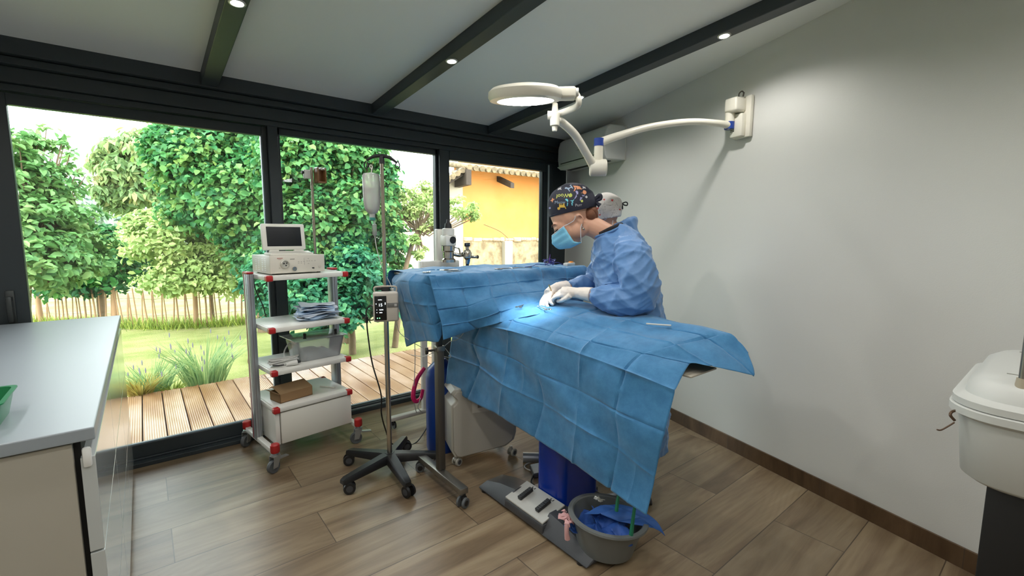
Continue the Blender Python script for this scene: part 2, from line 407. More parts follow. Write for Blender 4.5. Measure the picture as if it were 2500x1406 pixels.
# sliding leaf of the left bay
d1 = thing('door_1', None, None); d1['kind'] = 'structure'
m = MB(); yf0, yf1 = YW+.035, YW+.085
m.box(-0.62, -0.50, yf0, yf1, 0.04, 2.165); m.box(0.69, 0.722, yf0, yf1, 0.04, 2.165)
m.box(-0.50, 0.69, yf0, yf1, 0.04, 0.125); m.box(-0.50, 0.69, yf0, yf1, 2.105, 2.165)
o = m.build('door_frame', ANTH, d1, smooth=0, bevel=0.003)
m = MB(); m.box(0.685, 0.69, yf0+.012, yf1-.01, .125, 2.105); m.box(-0.50, 0.69, yf0+.012, yf0+.02, .125, .131); m.build('bright_edge', mat('pale_frame_edge', srgb(150, 172, 186), 0.35), d1, smooth=0)
m = MB(); m.box(-0.495, 0.685, YW+.058, YW+.064, .127, 2.103); m.build('pane', GLASS, d1, smooth=0)
m = MB(); m.rbox(-.585, -.550, yf0-.010, yf0, .95, 1.13, .006); m.rbox(-.58, -.556, yf0-.045, yf0-.009, 1.075, 1.10, .005); m.rbox(-.58, -.556, yf0-.05, yf0-.03, .96, 1.10, .008); m.build('door_handle', mat('handle_grey', srgb(70, 74, 74), .4, metal=.5), d1)
m = MB(); m.box(X0, -0.62, yf0, yf1+.01, 0.04, 2.165); o = m.build('door_2', ANTH, smooth=0, bevel=.003); tag(o, kind='structure')
for k, (xa, xb, zt, zb) in enumerate(((0.785, 2.055, 2.168, .05), (2.152, 3.31, 2.125, .05))):
    w = thing('window_%d' % (k+1), None, None); w['kind'] = 'structure'
    m = MB(); 
    m.box(xa, xb, YW+.04, YW+.09, zt-.004 if k else 2.125, 2.168)
    m.box(xa, xa+.02, YW+.04, YW+.09, zb, zt); m.box(xb-.02, xb, YW+.04, YW+.09, zb, zt)
    m.build('window_frame', ANTH, w, smooth=0, bevel=.002)
    m = MB(); m.box(xa+.01, xb-.01, YW+.07, YW+.076, zb-.005, 2.16); m.build('pane', GLASS, w, smooth=0)
fr('trim_11', [(2.152, 3.31, YW-.005, YW+.06, 2.09, 2.168)])     # roller box over the third bay
# portals steer daylight sampling through the glazing
for (xa, xb) in ((X0+.7, .70), (.8, 2.05), (2.16, 3.3)):
    pd = bpy.data.lights.new('window_portal', 'AREA'); pd.shape = 'RECTANGLE'; pd.size = xb-xa; pd.size_y = 2.1; pd.cycles.is_portal = True
    po = bpy.data.objects.new('window_portal', pd); COL.objects.link(po); po.location = ((xa+xb)/2, YW+.2, 1.1); po.rotation_euler = (R(-90), 0, 0)
# ================================================================== GARDEN
GZ = -0.15
def grassmat(name, c1, c2, c3, sc_=1.2):
    m = bpy.data.materials.new(name); m.use_nodes = True; nt = m.node_tree; N = nt.nodes.new; L = nt.links.new; b = nt.nodes['Principled BSDF']
    geo = N('ShaderNodeNewGeometry'); n1 = N('ShaderNodeTexNoise'); n1.inputs['Scale'].default_value = sc_; n1.inputs['Detail'].default_value = 8; n1.inputs['Roughness'].default_value = .65
    mp = N('ShaderNodeMapping'); mp.inputs['Scale'].default_value = (1, 1.8, 1); L(geo.outputs['Position'], mp.inputs[0]); L(mp.outputs[0], n1.inputs['Vector'])
    cr = N('ShaderNodeValToRGB'); e = cr.color_ramp.elements; e[0].position = .36; e[0].color = srgb(*c1); e[1].position = .62; e[1].color = srgb(*c3); x = e.new(.49); x.color = srgb(*c2)
    L(n1.outputs[0], cr.inputs[0]); L(cr.outputs[0], b.inputs['Base Color']); b.inputs['Roughness'].default_value = .8; b.inputs['Specular IOR Level'].default_value = .2
    n2 = N('ShaderNodeTexNoise'); n2.inputs['Scale'].default_value = 60; L(geo.outputs['Position'], n2.inputs['Vector'])
    bp = N('ShaderNodeBump'); bp.inputs['Strength'].default_value = .7; bp.inputs['Distance'].default_value = .03; L(n2.outputs[0], bp.inputs['Height']); L(bp.outputs[0], b.inputs['Normal'])
    return m
LAWN = grassmat('lawn_grass', (112, 122, 60), (134, 140, 78), (150, 148, 96))
bm = bmesh.new(); bmesh.ops.create_grid(bm, x_segments=90, y_segments=80, size=1)
for v in bm.verts:
    x = -45+(v.co.x+1)/2*100; y = 3.5+(v.co.y+1)/2*115
    z = GZ+0.015*noise.noise(Vector((x*.8, y*.8, 0)))+(0.0 if y < 14 else (y-14)*0.004)
    v.co = Vector((x, y, z if y > 5.0 else GZ))
m = MB(); m.bm(bm); o = m.build('ground', LAWN, smooth=180, fix=False); tag(o, kind='structure')

# grooved deck, boards running away from the house
dm = bpy.data.materials.new('wet_grooved_decking'); dm.use_nodes = True
nt = dm.node_tree; N = nt.nodes.new; L = nt.links.new; b = nt.nodes['Principled BSDF']
def mth(op, a, bb=None, N=N, L=L):
    n = N('ShaderNodeMath'); n.operation = op
    for i, v in enumerate((a, bb)):
        if v is None: continue
        if isinstance(v, (int, float)): n.inputs[i].default_value = v
        else: L(v, n.inputs[i])
    return n.outputs[0]
geo = N('ShaderNodeNewGeometry'); sp = N('ShaderNodeSeparateXYZ'); L(geo.outputs['Position'], sp.inputs[0])
bi = mth('FLOOR', mth('DIVIDE', mth('ADD', sp.outputs[0], 20.107), 0.143)); cb = N('ShaderNodeCombineXYZ'); L(bi, cb.inputs[0])
wnz = N('ShaderNodeTexWhiteNoise'); L(cb.outputs[0], wnz.inputs['Vector'])
ad = N('ShaderNodeVectorMath'); ad.operation = 'ADD'; L(geo.outputs['Position'], ad.inputs[0]); s5 = N('ShaderNodeVectorMath'); s5.operation = 'SCALE'; s5.inputs['Scale'].default_value = 9; L(wnz.outputs['Color'], s5.inputs[0]); L(s5.outputs[0], ad.inputs[1])
mp = N('ShaderNodeMapping'); mp.inputs['Scale'].default_value = (2.0, .8, 1); L(ad.outputs[0], mp.inputs[0])
n1 = N('ShaderNodeTexNoise'); n1.inputs['Scale'].default_value = 1.6; n1.inputs['Detail'].default_value = 6; L(mp.outputs[0], n1.inputs['Vector'])
cr = N('ShaderNodeValToRGB'); e = cr.color_ramp.elements; e[0].position = .38; e[0].color = srgb(108, 74, 44); e[1].position = .62; e[1].color = srgb(152, 126, 104); x_ = e.new(.48); x_.color = srgb(128, 98, 68)
L(n1.outputs[0], cr.inputs[0])
gr = mth('FRACT', mth('DIVIDE', mth('ADD', sp.outputs[0], 20.107), 0.0143)); gd = mth('ABSOLUTE', mth('SUBTRACT', gr, .5))
gm = mth('GREATER_THAN', gd, .36)
mx = N('ShaderNodeMix'); mx.data_type = 'RGBA'; L(mth('MULTIPLY', gm, .45), mx.inputs[0]); L(cr.outputs[0], mx.inputs[6]); mx.inputs[7].default_value = srgb(70, 48, 30)
L(mx.outputs[2], b.inputs['Base Color']); b.inputs['Roughness'].default_value = .35
bp = N('ShaderNodeBump'); bp.inputs['Strength'].default_value = .8; bp.inputs['Distance'].default_value = .004; L(mth('SUBTRACT', .5, gd), bp.inputs['Height']); L(bp.outputs[0], b.inputs['Normal'])
m = MB(); x = -20.107+0.143*118
while x < 6.0:
    yE = 5.30+random.uniform(-.015, .015)
    m.rbox(x+.004, x+.139, YW+.12, yE, -.06, -.03, .003, 1); x += .143
deck = m.build('deck', dm, smooth=0); tag(deck, kind='structure')
m = MB(); m.box(-3.5, 6, YW+.12, 5.28, GZ-.02, -.07); o = m.build('deck_slab', mat('dark_soil', srgb(52, 40, 30), .9), smooth=0); tag(o, kind='structure')

# strip of bark and soil along the deck
def scatter_leaves(P, Nn, size, aspect=.55, fold=.25, rngs=rng, droop=.2, jitter=.35):
    """arrays of leaf centres and normals -> folded six-point leaves"""
    n = len(P); 
    rd = rngs.normal(size=(n,3)); t = np.cross(Nn, rd); t /= np.linalg.norm(t, axis=1)[:,None]+1e-9
    t[:,2] -= droop; t /= np.linalg.norm(t, axis=1)[:,None]
    s = np.cross(t, Nn); s /= np.linalg.norm(s, axis=1)[:,None]+1e-9; nn = np.cross(s, t)
    L_ = (size*(1+jitter*rngs.uniform(-1,1,n)))[:,None] if np.isscalar(size) else size[:,None]
    W_ = L_*aspect
    b0 = P; tip = P+t*L_-nn*L_*.12
    sl = P+t*L_*.33-s*W_*.5+nn*W_*fold; su = P+t*L_*.72-s*W_*.40+nn*W_*fold*.8
    rl = P+t*L_*.33+s*W_*.5+nn*W_*fold; ru = P+t*L_*.72+s*W_*.40+nn*W_*fold*.8
    V = np.stack([b0, sl, su, tip, ru, rl], 1).reshape(-1,3)
    base = np.arange(n)[:,None]*6
    F = np.concatenate([base+np.array([0,3,2,1]), base+np.array([0,5,4,3])], 0)
    return V, F
def quadmesh(name, V, F, m_, parent=None, tone=None):
    me = bpy.data.meshes.new(name); nv = len(V); nf = len(F)
    me.vertices.add(nv); me.vertices.foreach_set('co', np.ascontiguousarray(V, dtype=np.float32).ravel())
    me.loops.add(nf*4); me.loops.foreach_set('vertex_index', F.astype(np.int32).ravel())
    me.polygons.add(nf); me.polygons.foreach_set('loop_start', np.arange(nf, dtype=np.int32)*4)
    me.materials.append(m_); me.update(calc_edges=True)
    if tone is not None:
        at = me.attributes.new('tone', 'FLOAT', 'POINT'); at.data.foreach_set('value', tone.astype(np.float32))
    me.validate()
    o = bpy.data.objects.new(name, me); COL.objects.link(o)
    if parent is not None: o.parent = parent
    return o
def tree(name, label, cat, base, blobs, leaf, mt, trunk=None, group=None, seed=1, trunk_r=.09, shell=.55, aspect=.55, bark=None, droop=.2, branches=True):
    """blobs: (centre, radii, leaf count); leaves gather in tufts near the blob surfaces"""
    rg = np.random.default_rng(seed)
    t = thing(name, label, cat, base, 0, group); B = np.array(base)
    Ps, Ns, Ts = [], [], []
    m = MB()
    for (c, r, n) in blobs:
        c = np.array(c, float); r = np.array(r, float)
        nt_ = max(6, n//28); d = rg.normal(size=(nt_,3)); d /= np.linalg.norm(d, axis=1)[:,None]
        rad = shell+(1-shell)*rg.random(nt_)**.6*1.25
        tc_ = c+d*r*rad[:,None]; ttone = rg.uniform(0, 1, nt_)
        k = rg.integers(0, nt_, n); sp_ = rg.normal(size=(n,3))*np.mean(r)*.17
        sp_[:,2] *= .6
        P = tc_[k]+sp_; nn = d[k]*.7+rg.normal(size=(n,3))*.45+np.array([0,0,.75]); nn /= np.linalg.norm(nn, axis=1)[:,None]
        Ps.append(P); Ns.append(nn); Ts.append(np.clip(ttone[k]*.6+rg.random(n)*.4, 0, 1))
        if branches and trunk is not None:
            for j in range(0, nt_, max(1, nt_//7)):
                q = Vector(tc_[j]-B); s_ = Vector(trunk[-1])-Vector(base)*0
                a = Vector(trunk[len(trunk)//2])-Vector(base); mid = (a+q)/2+Vector((0,0,-.1))
                m.tube([a, mid, q], [trunk_r*.35, trunk_r*.2, trunk_r*.06], n=5)
    P = np.concatenate(Ps)-B; Nn = np.concatenate(Ns); T = np.concatenate(Ts)
    V, F = scatter_leaves(P, Nn, leaf, aspect=aspect, rngs=rg, droop=droop)
    o = quadmesh('foliage', V, F, mt, t, np.repeat(T, 6)); 
    if trunk is not None:
        pts = [Vector(p)-Vector(base) for p in trunk]; m.tube(pts, [trunk_r*(1-.55*i/(len(pts)-1)) for i in range(len(pts))], n=9, sub=3)
        m.build('trunk', bark or BARK, t, smooth=60)
    return t
BARK = mat('tree_bark', srgb(120, 100, 76), .9, bump=.6, bscale=30, vary=.35, vscale=12)
LFA = leafmat('fresh_green_leaves', [(66, 112, 62), (96, 142, 78), (126, 164, 96), (160, 184, 118)])
LFB = leafmat('maple_leaves', [(34, 92, 56), (54, 118, 66), (80, 138, 74), (112, 156, 84), (146, 172, 90)])
LFC = leafmat('walnut_leaves', [(84, 116, 70), (116, 146, 92), (146, 168, 108), (168, 152, 104)])
LFD = leafmat('dark_hedge_leaves', [(14, 66, 34), (30, 92, 44), (60, 122, 56), (96, 146, 66)])
LFE = leafmat('pale_elder_leaves', [(110, 140, 70), (146, 172, 98), (178, 196, 124), (200, 206, 140)])
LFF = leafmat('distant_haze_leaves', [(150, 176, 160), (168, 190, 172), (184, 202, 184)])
LFG = leafmat('teal_shrub_leaves', [(20, 90, 66), (44, 120, 84), (80, 150, 100), (120, 176, 100)])
TREE_FRUIT_TREE = [((-0.84, 6.45, 1.82), (0.29, 0.29, 0.32), 1300), ((-0.76, 6.25, 1.47), (0.35, 0.35, 0.28), 1500), ((-0.83, 6.14, 1.17), (0.41, 0.41, 0.25), 1900), ((-0.77, 6.55, 2.15), (0.18, 0.18, 0.18), 300), ((-0.65, 6.57, 2.4), (0.13, 0.13, 0.13), 70), ((-0.91, 6.24, 1.95), (0.25, 0.25, 0.39), 900), ((-0.51, 6.78, 1.65), (0.18, 0.18, 0.24), 380), ((-0.52, 6.58, 1.26), (0.29, 0.29, 0.26), 900), ((-0.84, 6.55, 2.29), (0.16, 0.16, 0.14), 150), ((-0.51, 6.78, 2.16), (0.07, 0.07, 0.22), 40), ((-0.53, 6.68, 1.98), (0.12, 0.12, 0.12), 60)]
TREE_BUSH = [((-0.64, 10.48, 0.94), (0.7, 0.7, 0.47), 2600), ((-0.33, 10.49, 1.18), (0.33, 0.33, 0.33), 1000), ((-1.0, 10.45, 0.82), (0.51, 0.51, 0.37), 1500)]
TREE_WALNUT = [((0.06, 15.0, 3.15), (0.69, 0.69, 0.69), 3200), ((-0.34, 15.0, 2.47), (0.45, 0.45, 0.4), 1000), ((0.61, 14.99, 3.4), (0.6, 0.6, 0.67), 2400), ((0.48, 14.99, 2.68), (0.67, 0.67, 0.67), 2200), ((-0.27, 15.0, 3.46), (0.37, 0.37, 0.29), 700), ((0.22, 15.0, 3.71), (0.35, 0.35, 0.19), 400), ((-0.44, 14.99, 3.1), (0.27, 0.27, 0.4), 400)]
TREE_MAPLE_LEFT = [((0.94, 8.45, 2.49), (0.68, 0.68, 0.57), 6500), ((0.49, 8.49, 2.66), (0.35, 0.35, 0.32), 2200), ((1.26, 7.9, 1.92), (0.53, 0.53, 0.64), 6000), ((1.17, 8.42, 2.94), (0.57, 0.57, 0.3), 3000), ((0.71, 8.67, 1.94), (0.43, 0.43, 0.43), 2000), ((1.46, 7.87, 2.83), (0.43, 0.43, 0.43), 3200), ((1.38, 7.88, 1.25), (0.39, 0.39, 0.57), 3000), ((0.36, 8.59, 2.74), (0.15, 0.15, 0.14), 200)]
TREE_PALE_SHRUB = [((0.45, 9.29, 1.3), (0.62, 0.62, 0.35), 2600), ((0.92, 9.15, 0.96), (0.57, 0.57, 0.31), 2200), ((0.2, 9.6, 1.5), (0.36, 0.36, 0.31), 1200), ((1.16, 8.93, 1.5), (0.44, 0.44, 0.34), 1600), ((0.45, 8.99, 0.75), (0.48, 0.48, 0.19), 1200), ((1.09, 8.73, 0.71), (0.51, 0.51, 0.2), 1200), ((0.73, 9.17, 1.5), (0.41, 0.41, 0.33), 1200)]
TREE_MAPLE_RIGHT = [((1.64, 6.39, 2.27), (0.44, 0.44, 0.47), 5000), ((2.07, 6.27, 2.51), (0.44, 0.44, 0.26), 3600), ((1.68, 6.28, 1.6), (0.41, 0.41, 0.46), 4600), ((2.19, 6.23, 1.83), (0.44, 0.44, 0.47), 5400), ((2.65, 6.26, 2.19), (0.21, 0.21, 0.36), 1700), ((1.41, 6.24, 1.14), (0.34, 0.34, 0.34), 2600), ((2.65, 6.26, 1.45), (0.27, 0.27, 0.33), 1700), ((1.9, 6.22, 1.18), (0.41, 0.41, 0.29), 2600), ((2.5, 6.11, 2.51), (0.18, 0.18, 0.13), 500)]
TREE_DARK_SHRUB = [((1.43, 5.83, 0.71), (0.43, 0.43, 0.32), 4200), ((1.81, 5.72, 0.49), (0.32, 0.32, 0.26), 3000), ((2.02, 5.76, 0.94), (0.3, 0.3, 0.33), 2600), ((2.39, 5.83, 0.64), (0.24, 0.24, 0.36), 2000), ((1.1, 5.9, 0.88), (0.22, 0.22, 0.26), 1700), ((1.34, 5.95, 1.1), (0.27, 0.27, 0.22), 1500)]
TREE_PALE_TREE = [((3.03, 6.31, 1.87), (0.3, 0.3, 0.21), 1100), ((3.42, 6.34, 2.07), (0.22, 0.22, 0.14), 650), ((3.37, 6.14, 1.6), (0.19, 0.19, 0.14), 330), ((3.87, 6.07, 1.86), (0.23, 0.23, 0.13), 600), ((2.88, 6.38, 2.04), (0.22, 0.22, 0.2), 800), ((3.11, 6.16, 1.33), (0.14, 0.14, 0.12), 160), ((3.26, 6.19, 1.75), (0.24, 0.24, 0.16), 650), ((3.97, 6.01, 1.71), (0.15, 0.15, 0.08), 240), ((3.21, 6.11, 1.18), (0.14, 0.14, 0.07), 110)]
TREE_SHRUB_RIGHT = [((3.09, 6.94, 0.73), (0.23, 0.23, 0.34), 1100), ((3.21, 7.11, 1.25), (0.19, 0.19, 0.25), 800)]
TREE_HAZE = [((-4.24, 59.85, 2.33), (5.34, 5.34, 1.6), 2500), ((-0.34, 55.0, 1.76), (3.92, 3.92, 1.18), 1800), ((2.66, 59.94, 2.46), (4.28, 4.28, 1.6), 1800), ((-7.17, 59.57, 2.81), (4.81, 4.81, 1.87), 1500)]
TREE_CONIFER = [((-2.69, 37.91, 3.14), (0.41, 0.41, 0.68), 400), ((-2.66, 37.91, 2.37), (0.74, 0.74, 0.68), 600), ((-2.69, 37.91, 3.62), (0.17, 0.17, 0.34), 80)]
TREE_FAR_HEDGE = [((-2.72, 23.84, -0.13), (3.42, 3.42, 0.21), 1500), ((2.74, 21.83, 0.02), (3.14, 3.14, 0.35), 2500)]
tree('fruit_tree', 'broad-leaved green tree close outside the left glass, top leaves against white sky', 'tree', (-1.0, 6.5, GZ), TREE_FRUIT_TREE, .075, LFA, trunk=[(-1.0,6.5,GZ),(-.95,6.5,.6),(-.85,6.45,1.3),(-.7,6.5,2.1)], seed=2, trunk_r=.06, aspect=.6)
tree('bush', 'rounded dark green bush behind the fence, right of the broad-leaved tree', 'bush', (-.6, 10.5, GZ), TREE_BUSH, .11, LFD, trunk=[(-.6,10.5,GZ),(-.6,10.5,.5),(-.5,10.5,.9)], seed=3, trunk_r=.07)
tree('walnut_tree', 'tall tree with hanging yellowish green leaves standing alone against white sky', 'tree', (.9, 15, GZ), TREE_WALNUT, .2, LFC, trunk=[(.9,15,GZ),(.7,15,1.6),(.6,15,3.2),(.5,15,4.6)], seed=4, trunk_r=.18, droop=.9, aspect=.4)
tree('maple_tree', 'big leafy green tree filling the right half of the left pane', 'tree', (1.4, 8.4, GZ), TREE_MAPLE_LEFT, .088, LFB, trunk=[(1.5,8.3,GZ),(1.45,8.3,1.2),(1.3,8.4,2.2),(1.2,8.4,3.2)], seed=5, trunk_r=.12, aspect=.8)
tree('flowering_shrub', 'pale yellow-green shrub below the big tree, behind the stake fence', 'shrub', (.9, 9.5, GZ), TREE_PALE_SHRUB, .085, LFE, trunk=[(.9,9.6,GZ),(.9,9.6,.6),(.9,9.6,1.0)], seed=6, trunk_r=.04)
tree('maple_tree', 'dense green tree filling the middle pane behind the drip stand', 'tree', (2.4, 6.6, GZ), TREE_MAPLE_RIGHT, .072, LFB, trunk=[(2.3,6.7,GZ),(2.25,6.7,1.0),(2.3,6.6,2.0),(2.4,6.5,3.0)], seed=7, trunk_r=.1, aspect=.8)
tree('evergreen_shrub', 'dark teal-green shrub low behind the equipment trolley', 'shrub', (2.1, 5.9, GZ), TREE_DARK_SHRUB, .075, LFG, trunk=[(2.1,6.0,GZ),(2.1,6.0,.3),(2.1,6.0,.6)], seed=8, trunk_r=.05)
tree('small_tree', 'light feathery tree reaching across in front of the orange barn', 'tree', (3.2, 6.3, GZ), TREE_PALE_TREE, .06, LFE, trunk=[(2.7,6.0,GZ),(2.9,6.1,.8),(3.2,6.2,1.5),(3.6,6.1,2.0)], seed=9, trunk_r=.045, aspect=.45)
tree('young_shrub', 'slender yellow-green shrub against the left edge of the barn wall', 'shrub', (3.2, 7.0, GZ), TREE_SHRUB_RIGHT, .09, LFA, trunk=[(3.2,7.0,GZ),(3.2,7.0,.6),(3.2,7.0,1.5)], seed=10, trunk_r=.03)
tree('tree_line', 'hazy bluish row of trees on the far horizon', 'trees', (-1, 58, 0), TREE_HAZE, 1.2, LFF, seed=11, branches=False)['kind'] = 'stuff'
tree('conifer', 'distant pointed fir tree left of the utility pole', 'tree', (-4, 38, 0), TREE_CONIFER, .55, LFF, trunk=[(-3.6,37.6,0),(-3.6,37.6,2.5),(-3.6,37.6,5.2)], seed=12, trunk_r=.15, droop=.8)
tree('hedge', 'low far hedge across the field behind the fence', 'hedge', (1.5, 21, GZ), TREE_FAR_HEDGE, .35, LFE, seed=13, branches=False)['kind'] = 'stuff'
polem = mat('grey_weathered_pole', srgb(188, 180, 168), .8)
for (a, b_, lb) in (((-1.09, 29.98, 0), 3.1, 'tall pale utility pole left of the lone yellowish tree'), ((0.0, 26.0, 0), 2.3, 'short pale post at the foot of the lone yellowish tree')):
    m = MB(); m.cyl((0,0,-.2), (0,0,b_), .13, .10, n=10); o = m.build('utility_pole', polem, loc=a); tag(o, lb, 'pole')
# split-stake fence
fp = [(-3.0,12.5),(-1.6,11.24),(-.34,10.06),(.2,9.55),(.75,9.30),(1.35,9.22),(2.3,9.2)]
fence = thing('stake_fence', 'rustic fence of thin split wooden stakes wired together across the lawn', 'fence', (-.3, 10.0, GZ))
pm = mat('weathered_chestnut', srgb(158, 124, 92), .85, vary=.3, vscale=3, bump=.4, bscale=60)
seglen = [math.dist(fp[i], fp[i+1]) for i in range(len(fp)-1)]; tot = sum(seglen)
def along(s):
    for i, l in enumerate(seglen):
        if s <= l: t = s/l; return (fp[i][0]*(1-t)+fp[i+1][0]*t, fp[i][1]*(1-t)+fp[i+1][1]*t)
        s -= l
    return fp[-1]
m = MB(); s = 0; k = 0; wires = []
posts = MB()
while s < tot:
    x, y = along(s); x -= -.3; y -= 10.0
    h = .64+random.uniform(-.06, .07); r = random.uniform(.011, .017); lx, ly = random.uniform(-.05, .05), random.uniform(-.03, .03)
    if k % 16 == 9:
        p_ = MB(); p_.tube([(x, y, -.05), (x+lx*.3, y, h*.5), (x+lx*.5, y, h+.03)], [.042, .038, .035], n=9); p_.build('fence_post', pm, fence, smooth=60)
    else:
        m.tube([(x, y, -.03), (x+lx*.5+random.uniform(-.008,.008), y+ly*.5, h*.5), (x+lx, y+ly, h-.03), (x+lx*1.05, y+ly, h)], [r, r*.9, r*.8, r*.3], n=6)
    wires.append((x, y)); s += random.uniform(.07, .10); k += 1
m.build('stakes', pm, fence, smooth=60)
m = MB()
for z in (.50, .22):
    m.tube([(x, y, z+.01*math.sin(i)) for i, (x, y) in enumerate(wires)], .003, n=4)
m.build('wire', mat('wire_grey', srgb(130,128,120), .5, metal=.6), fence)
# garden bench far off
bt = thing('field_bench', 'tiny brown bench far across the field beyond the fence', 'bench', (.25, 21.8, -.1))
m = MB(); m.box(-.9,.9,-.2,.2,.42,.48); m.build('seat', pm, bt)
for sx in (-.7, .7):
    m = MB(); m.box(sx-.05, sx+.05, -.18, .18, 0, .42); m.build('leg', pm, bt)
# plants on the deck's edge: lavender and grass clumps
def blades(name, label, cat, loc, n, h, spread, mt, heads=None, seed=1, w=.006, group=None):
    rg = np.random.default_rng(seed); t = thing(name, label, cat, loc, 0, group)
    V = []; F = []; T = []
    hd = MB()
    for i in range(n):
        a = rg.uniform(0, 2*PI); r0 = rg.uniform(0, spread*.35); ln = h*rg.uniform(.55, 1.1); out = spread*rg.uniform(.2, 1.0)*ln/h
        p0 = np.array([r0*math.cos(a), r0*math.sin(a), 0]); p2 = p0+np.array([out*math.cos(a), out*math.sin(a), ln]); p1 = (p0+p2)/2+np.array([-out*.15*math.cos(a), -out*.15*math.sin(a), ln*.12])
        sd = np.array([-math.sin(a+1.2), math.cos(a+1.2), 0])*w*rg.uniform(.6, 1.2); k = len(V)
        V += [p0-sd, p0+sd, p1-sd*.8, p1+sd*.8, p2-sd*.25, p2+sd*.25]; F += [(k, k+1, k+3, k+2), (k+2, k+3, k+5, k+4)]
        T += [rg.random()]*6
        if heads is not None and rg.random() < heads[0]:
            hd.tube([p2, p2+np.array([0,0,.03]), p2+np.array([0,0,.05])], [.004, .006, .002], n=5)
    quadmesh('blades', np.array(V), np.array(F), mt, t, np.array(T))
    if heads is not None and hd.v: tag(hd.build('flower_heads', heads[1], t), kind='stuff')
    return t
LVM = mat('lavender_bloom', srgb(120, 118, 128), .8)
LG1 = leafmat('lavender_blades', [(90, 130, 84), (124, 158, 104), (156, 182, 120), (178, 196, 130)])
LG2 = leafmat('dry_grass_blades', [(120, 104, 50), (168, 150, 74), (196, 182, 98), (150, 150, 70)])
LG3 = leafmat('green_grass_blades', [(90, 120, 44), (128, 150, 60), (160, 176, 78), (184, 190, 92)])
blades('lavender_plant', 'lavender clump with thin flower stems at the deck edge, mid-pane', 'plant', (.42, 5.50, GZ), 300, .50, .42, LG1, heads=(.07, LVM), seed=3)
blades('lavender_plant', 'bluish lavender clump at the deck edge beside the counter', 'plant', (-.02, 5.48, GZ), 230, .36, .34, LG1, heads=(.03, LVM), seed=4)
blades('grass_clump', 'yellow dry grass clump on the deck edge beside the counter', 'plant', (-.10, 5.34, GZ+.05), 260, .22, .2, LG2, seed=5)
blades('grass_clump', 'small green grass tuft between the two lavender clumps', 'plant', (.14, 5.42, GZ), 160, .15, .14, LG3, seed=6)
# bark mulch strip
m = MB(); rg = random.Random(3)
for i in range(1500):
    x = rg.uniform(-.6, 3.2); y = 5.31+rg.random()**1.6*.2; a = rg.uniform(0, PI); l = rg.uniform(.008, .026)
    m.add([(x-l*math.cos(a), y-l*math.sin(a), -.05-(y-5.31)*.35+rg.uniform(0,.012)), (x+l*.4*math.sin(a), y-l*.4*math.cos(a), -.045-(y-5.31)*.35), (x+l*math.cos(a), y+l*math.sin(a), -.04-(y-5.31)*.35+rg.uniform(0,.012)), (x-l*.4*math.sin(a), y+l*.4*math.cos(a), -.045-(y-5.31)*.35)], [(0,1,2,3)])
o = m.build('bark_mulch', mat('bark_chips', srgb(128, 78, 52), .9, vary=.6, vscale=40), smooth=0, fix=False); tag(o, 'strip of reddish bark mulch along the deck edge', 'mulch', kind='stuff')
m = MB(); m.add([(-1.5,5.27,-.075),(3.5,5.27,-.075),(3.5,5.6,-.145),(-1.5,5.6,-.145)], [(0,1,2,3)]); m.prism([(-1.5,5.27,-.075),(3.5,5.27,-.075),(3.5,5.6,-.147),(-1.5,5.6,-.147)], (0,0,-.08))
o = m.build('soil_bank', mat('dark_soil', srgb(52, 40, 30), .9), smooth=0); tag(o, kind='structure')
# taller grass along the fence foot, as one uncountable mass
rg = np.random.default_rng(21); V = []; F = []; T = []
for i in range(5200):
    s = rg.uniform(0, tot); x, y = along(s); y += rg.normal()*.10; x += rg.normal()*.06; h = rg.uniform(.05, .2); a = rg.uniform(0, 2*PI)
    sd = np.array([math.cos(a), math.sin(a), 0])*.006; p0 = np.array([x, y, GZ]); p2 = p0+np.array([rg.normal()*.05, rg.normal()*.05, h]); k = len(V)
    V += [p0-sd, p0+sd, (p0+p2)/2+sd*.7, (p0+p2)/2-sd*.7, p2-sd*.2, p2+sd*.2]; F += [(k,k+1,k+2,k+3), (k+3,k+2,k+5,k+4)]; T += [rg.random()]*6
o = quadmesh('long_grass', np.array(V), np.array(F), LG3, None, np.array(T)); tag(o, 'uncut yellow-green grass along the foot of the stake fence', 'grass', kind='stuff')

# ------------------------------------------------------------------ barn
barn = thing('barn', 'orange rendered barn with tiled roof and rough stone base outside the right pane', 'building', (5.4, 8.4, GZ))
def stucco(name, c1, c2, sc_=6, bmp=.4, bs=30):
    m = mat(name, c1, .9, bump=bmp, bscale=bs); nt = m.node_tree; b = nt.nodes['Principled BSDF']
    geo = nt.nodes.new('ShaderNodeNewGeometry'); n = nt.nodes.new('ShaderNodeTexNoise'); n.inputs['Scale'].default_value = sc_; n.inputs['Detail'].default_value = 8; n.inputs['Roughness'].default_value = .7
    nt.links.new(geo.outputs['Position'], n.inputs['Vector']); cr = nt.nodes.new('ShaderNodeValToRGB'); cr.color_ramp.elements[0].position = .38; cr.color_ramp.elements[1].position = .62
    cr.color_ramp.elements[0].color = c1; cr.color_ramp.elements[1].color = c2; nt.links.new(n.outputs[0], cr.inputs[0]); nt.links.new(cr.outputs[0], b.inputs['Base Color']); return m
OR = stucco('orange_render', srgb(206, 132, 62), srgb(212, 142, 76), 1.2, .15)
PALE = stucco('pale_cement_render', srgb(176, 160, 144), srgb(190, 176, 160), 2.0)
STONE = stucco('rough_stone_base', srgb(120, 100, 72), srgb(172, 154, 120), 5.0, .9, 14)
TILE = stucco('weathered_roof_tile', srgb(96, 84, 66), srgb(150, 128, 96), 7.0, .8, 20)
TIMB = mat('dark_old_timber', srgb(62, 50, 40), .85, bump=.5, bscale=20)
dz = -GZ
m = MB(); m.box(0, 4.6, 0, .35, 1.36+dz, 2.98+dz); m.build('orange_wall', OR, barn, smooth=0)
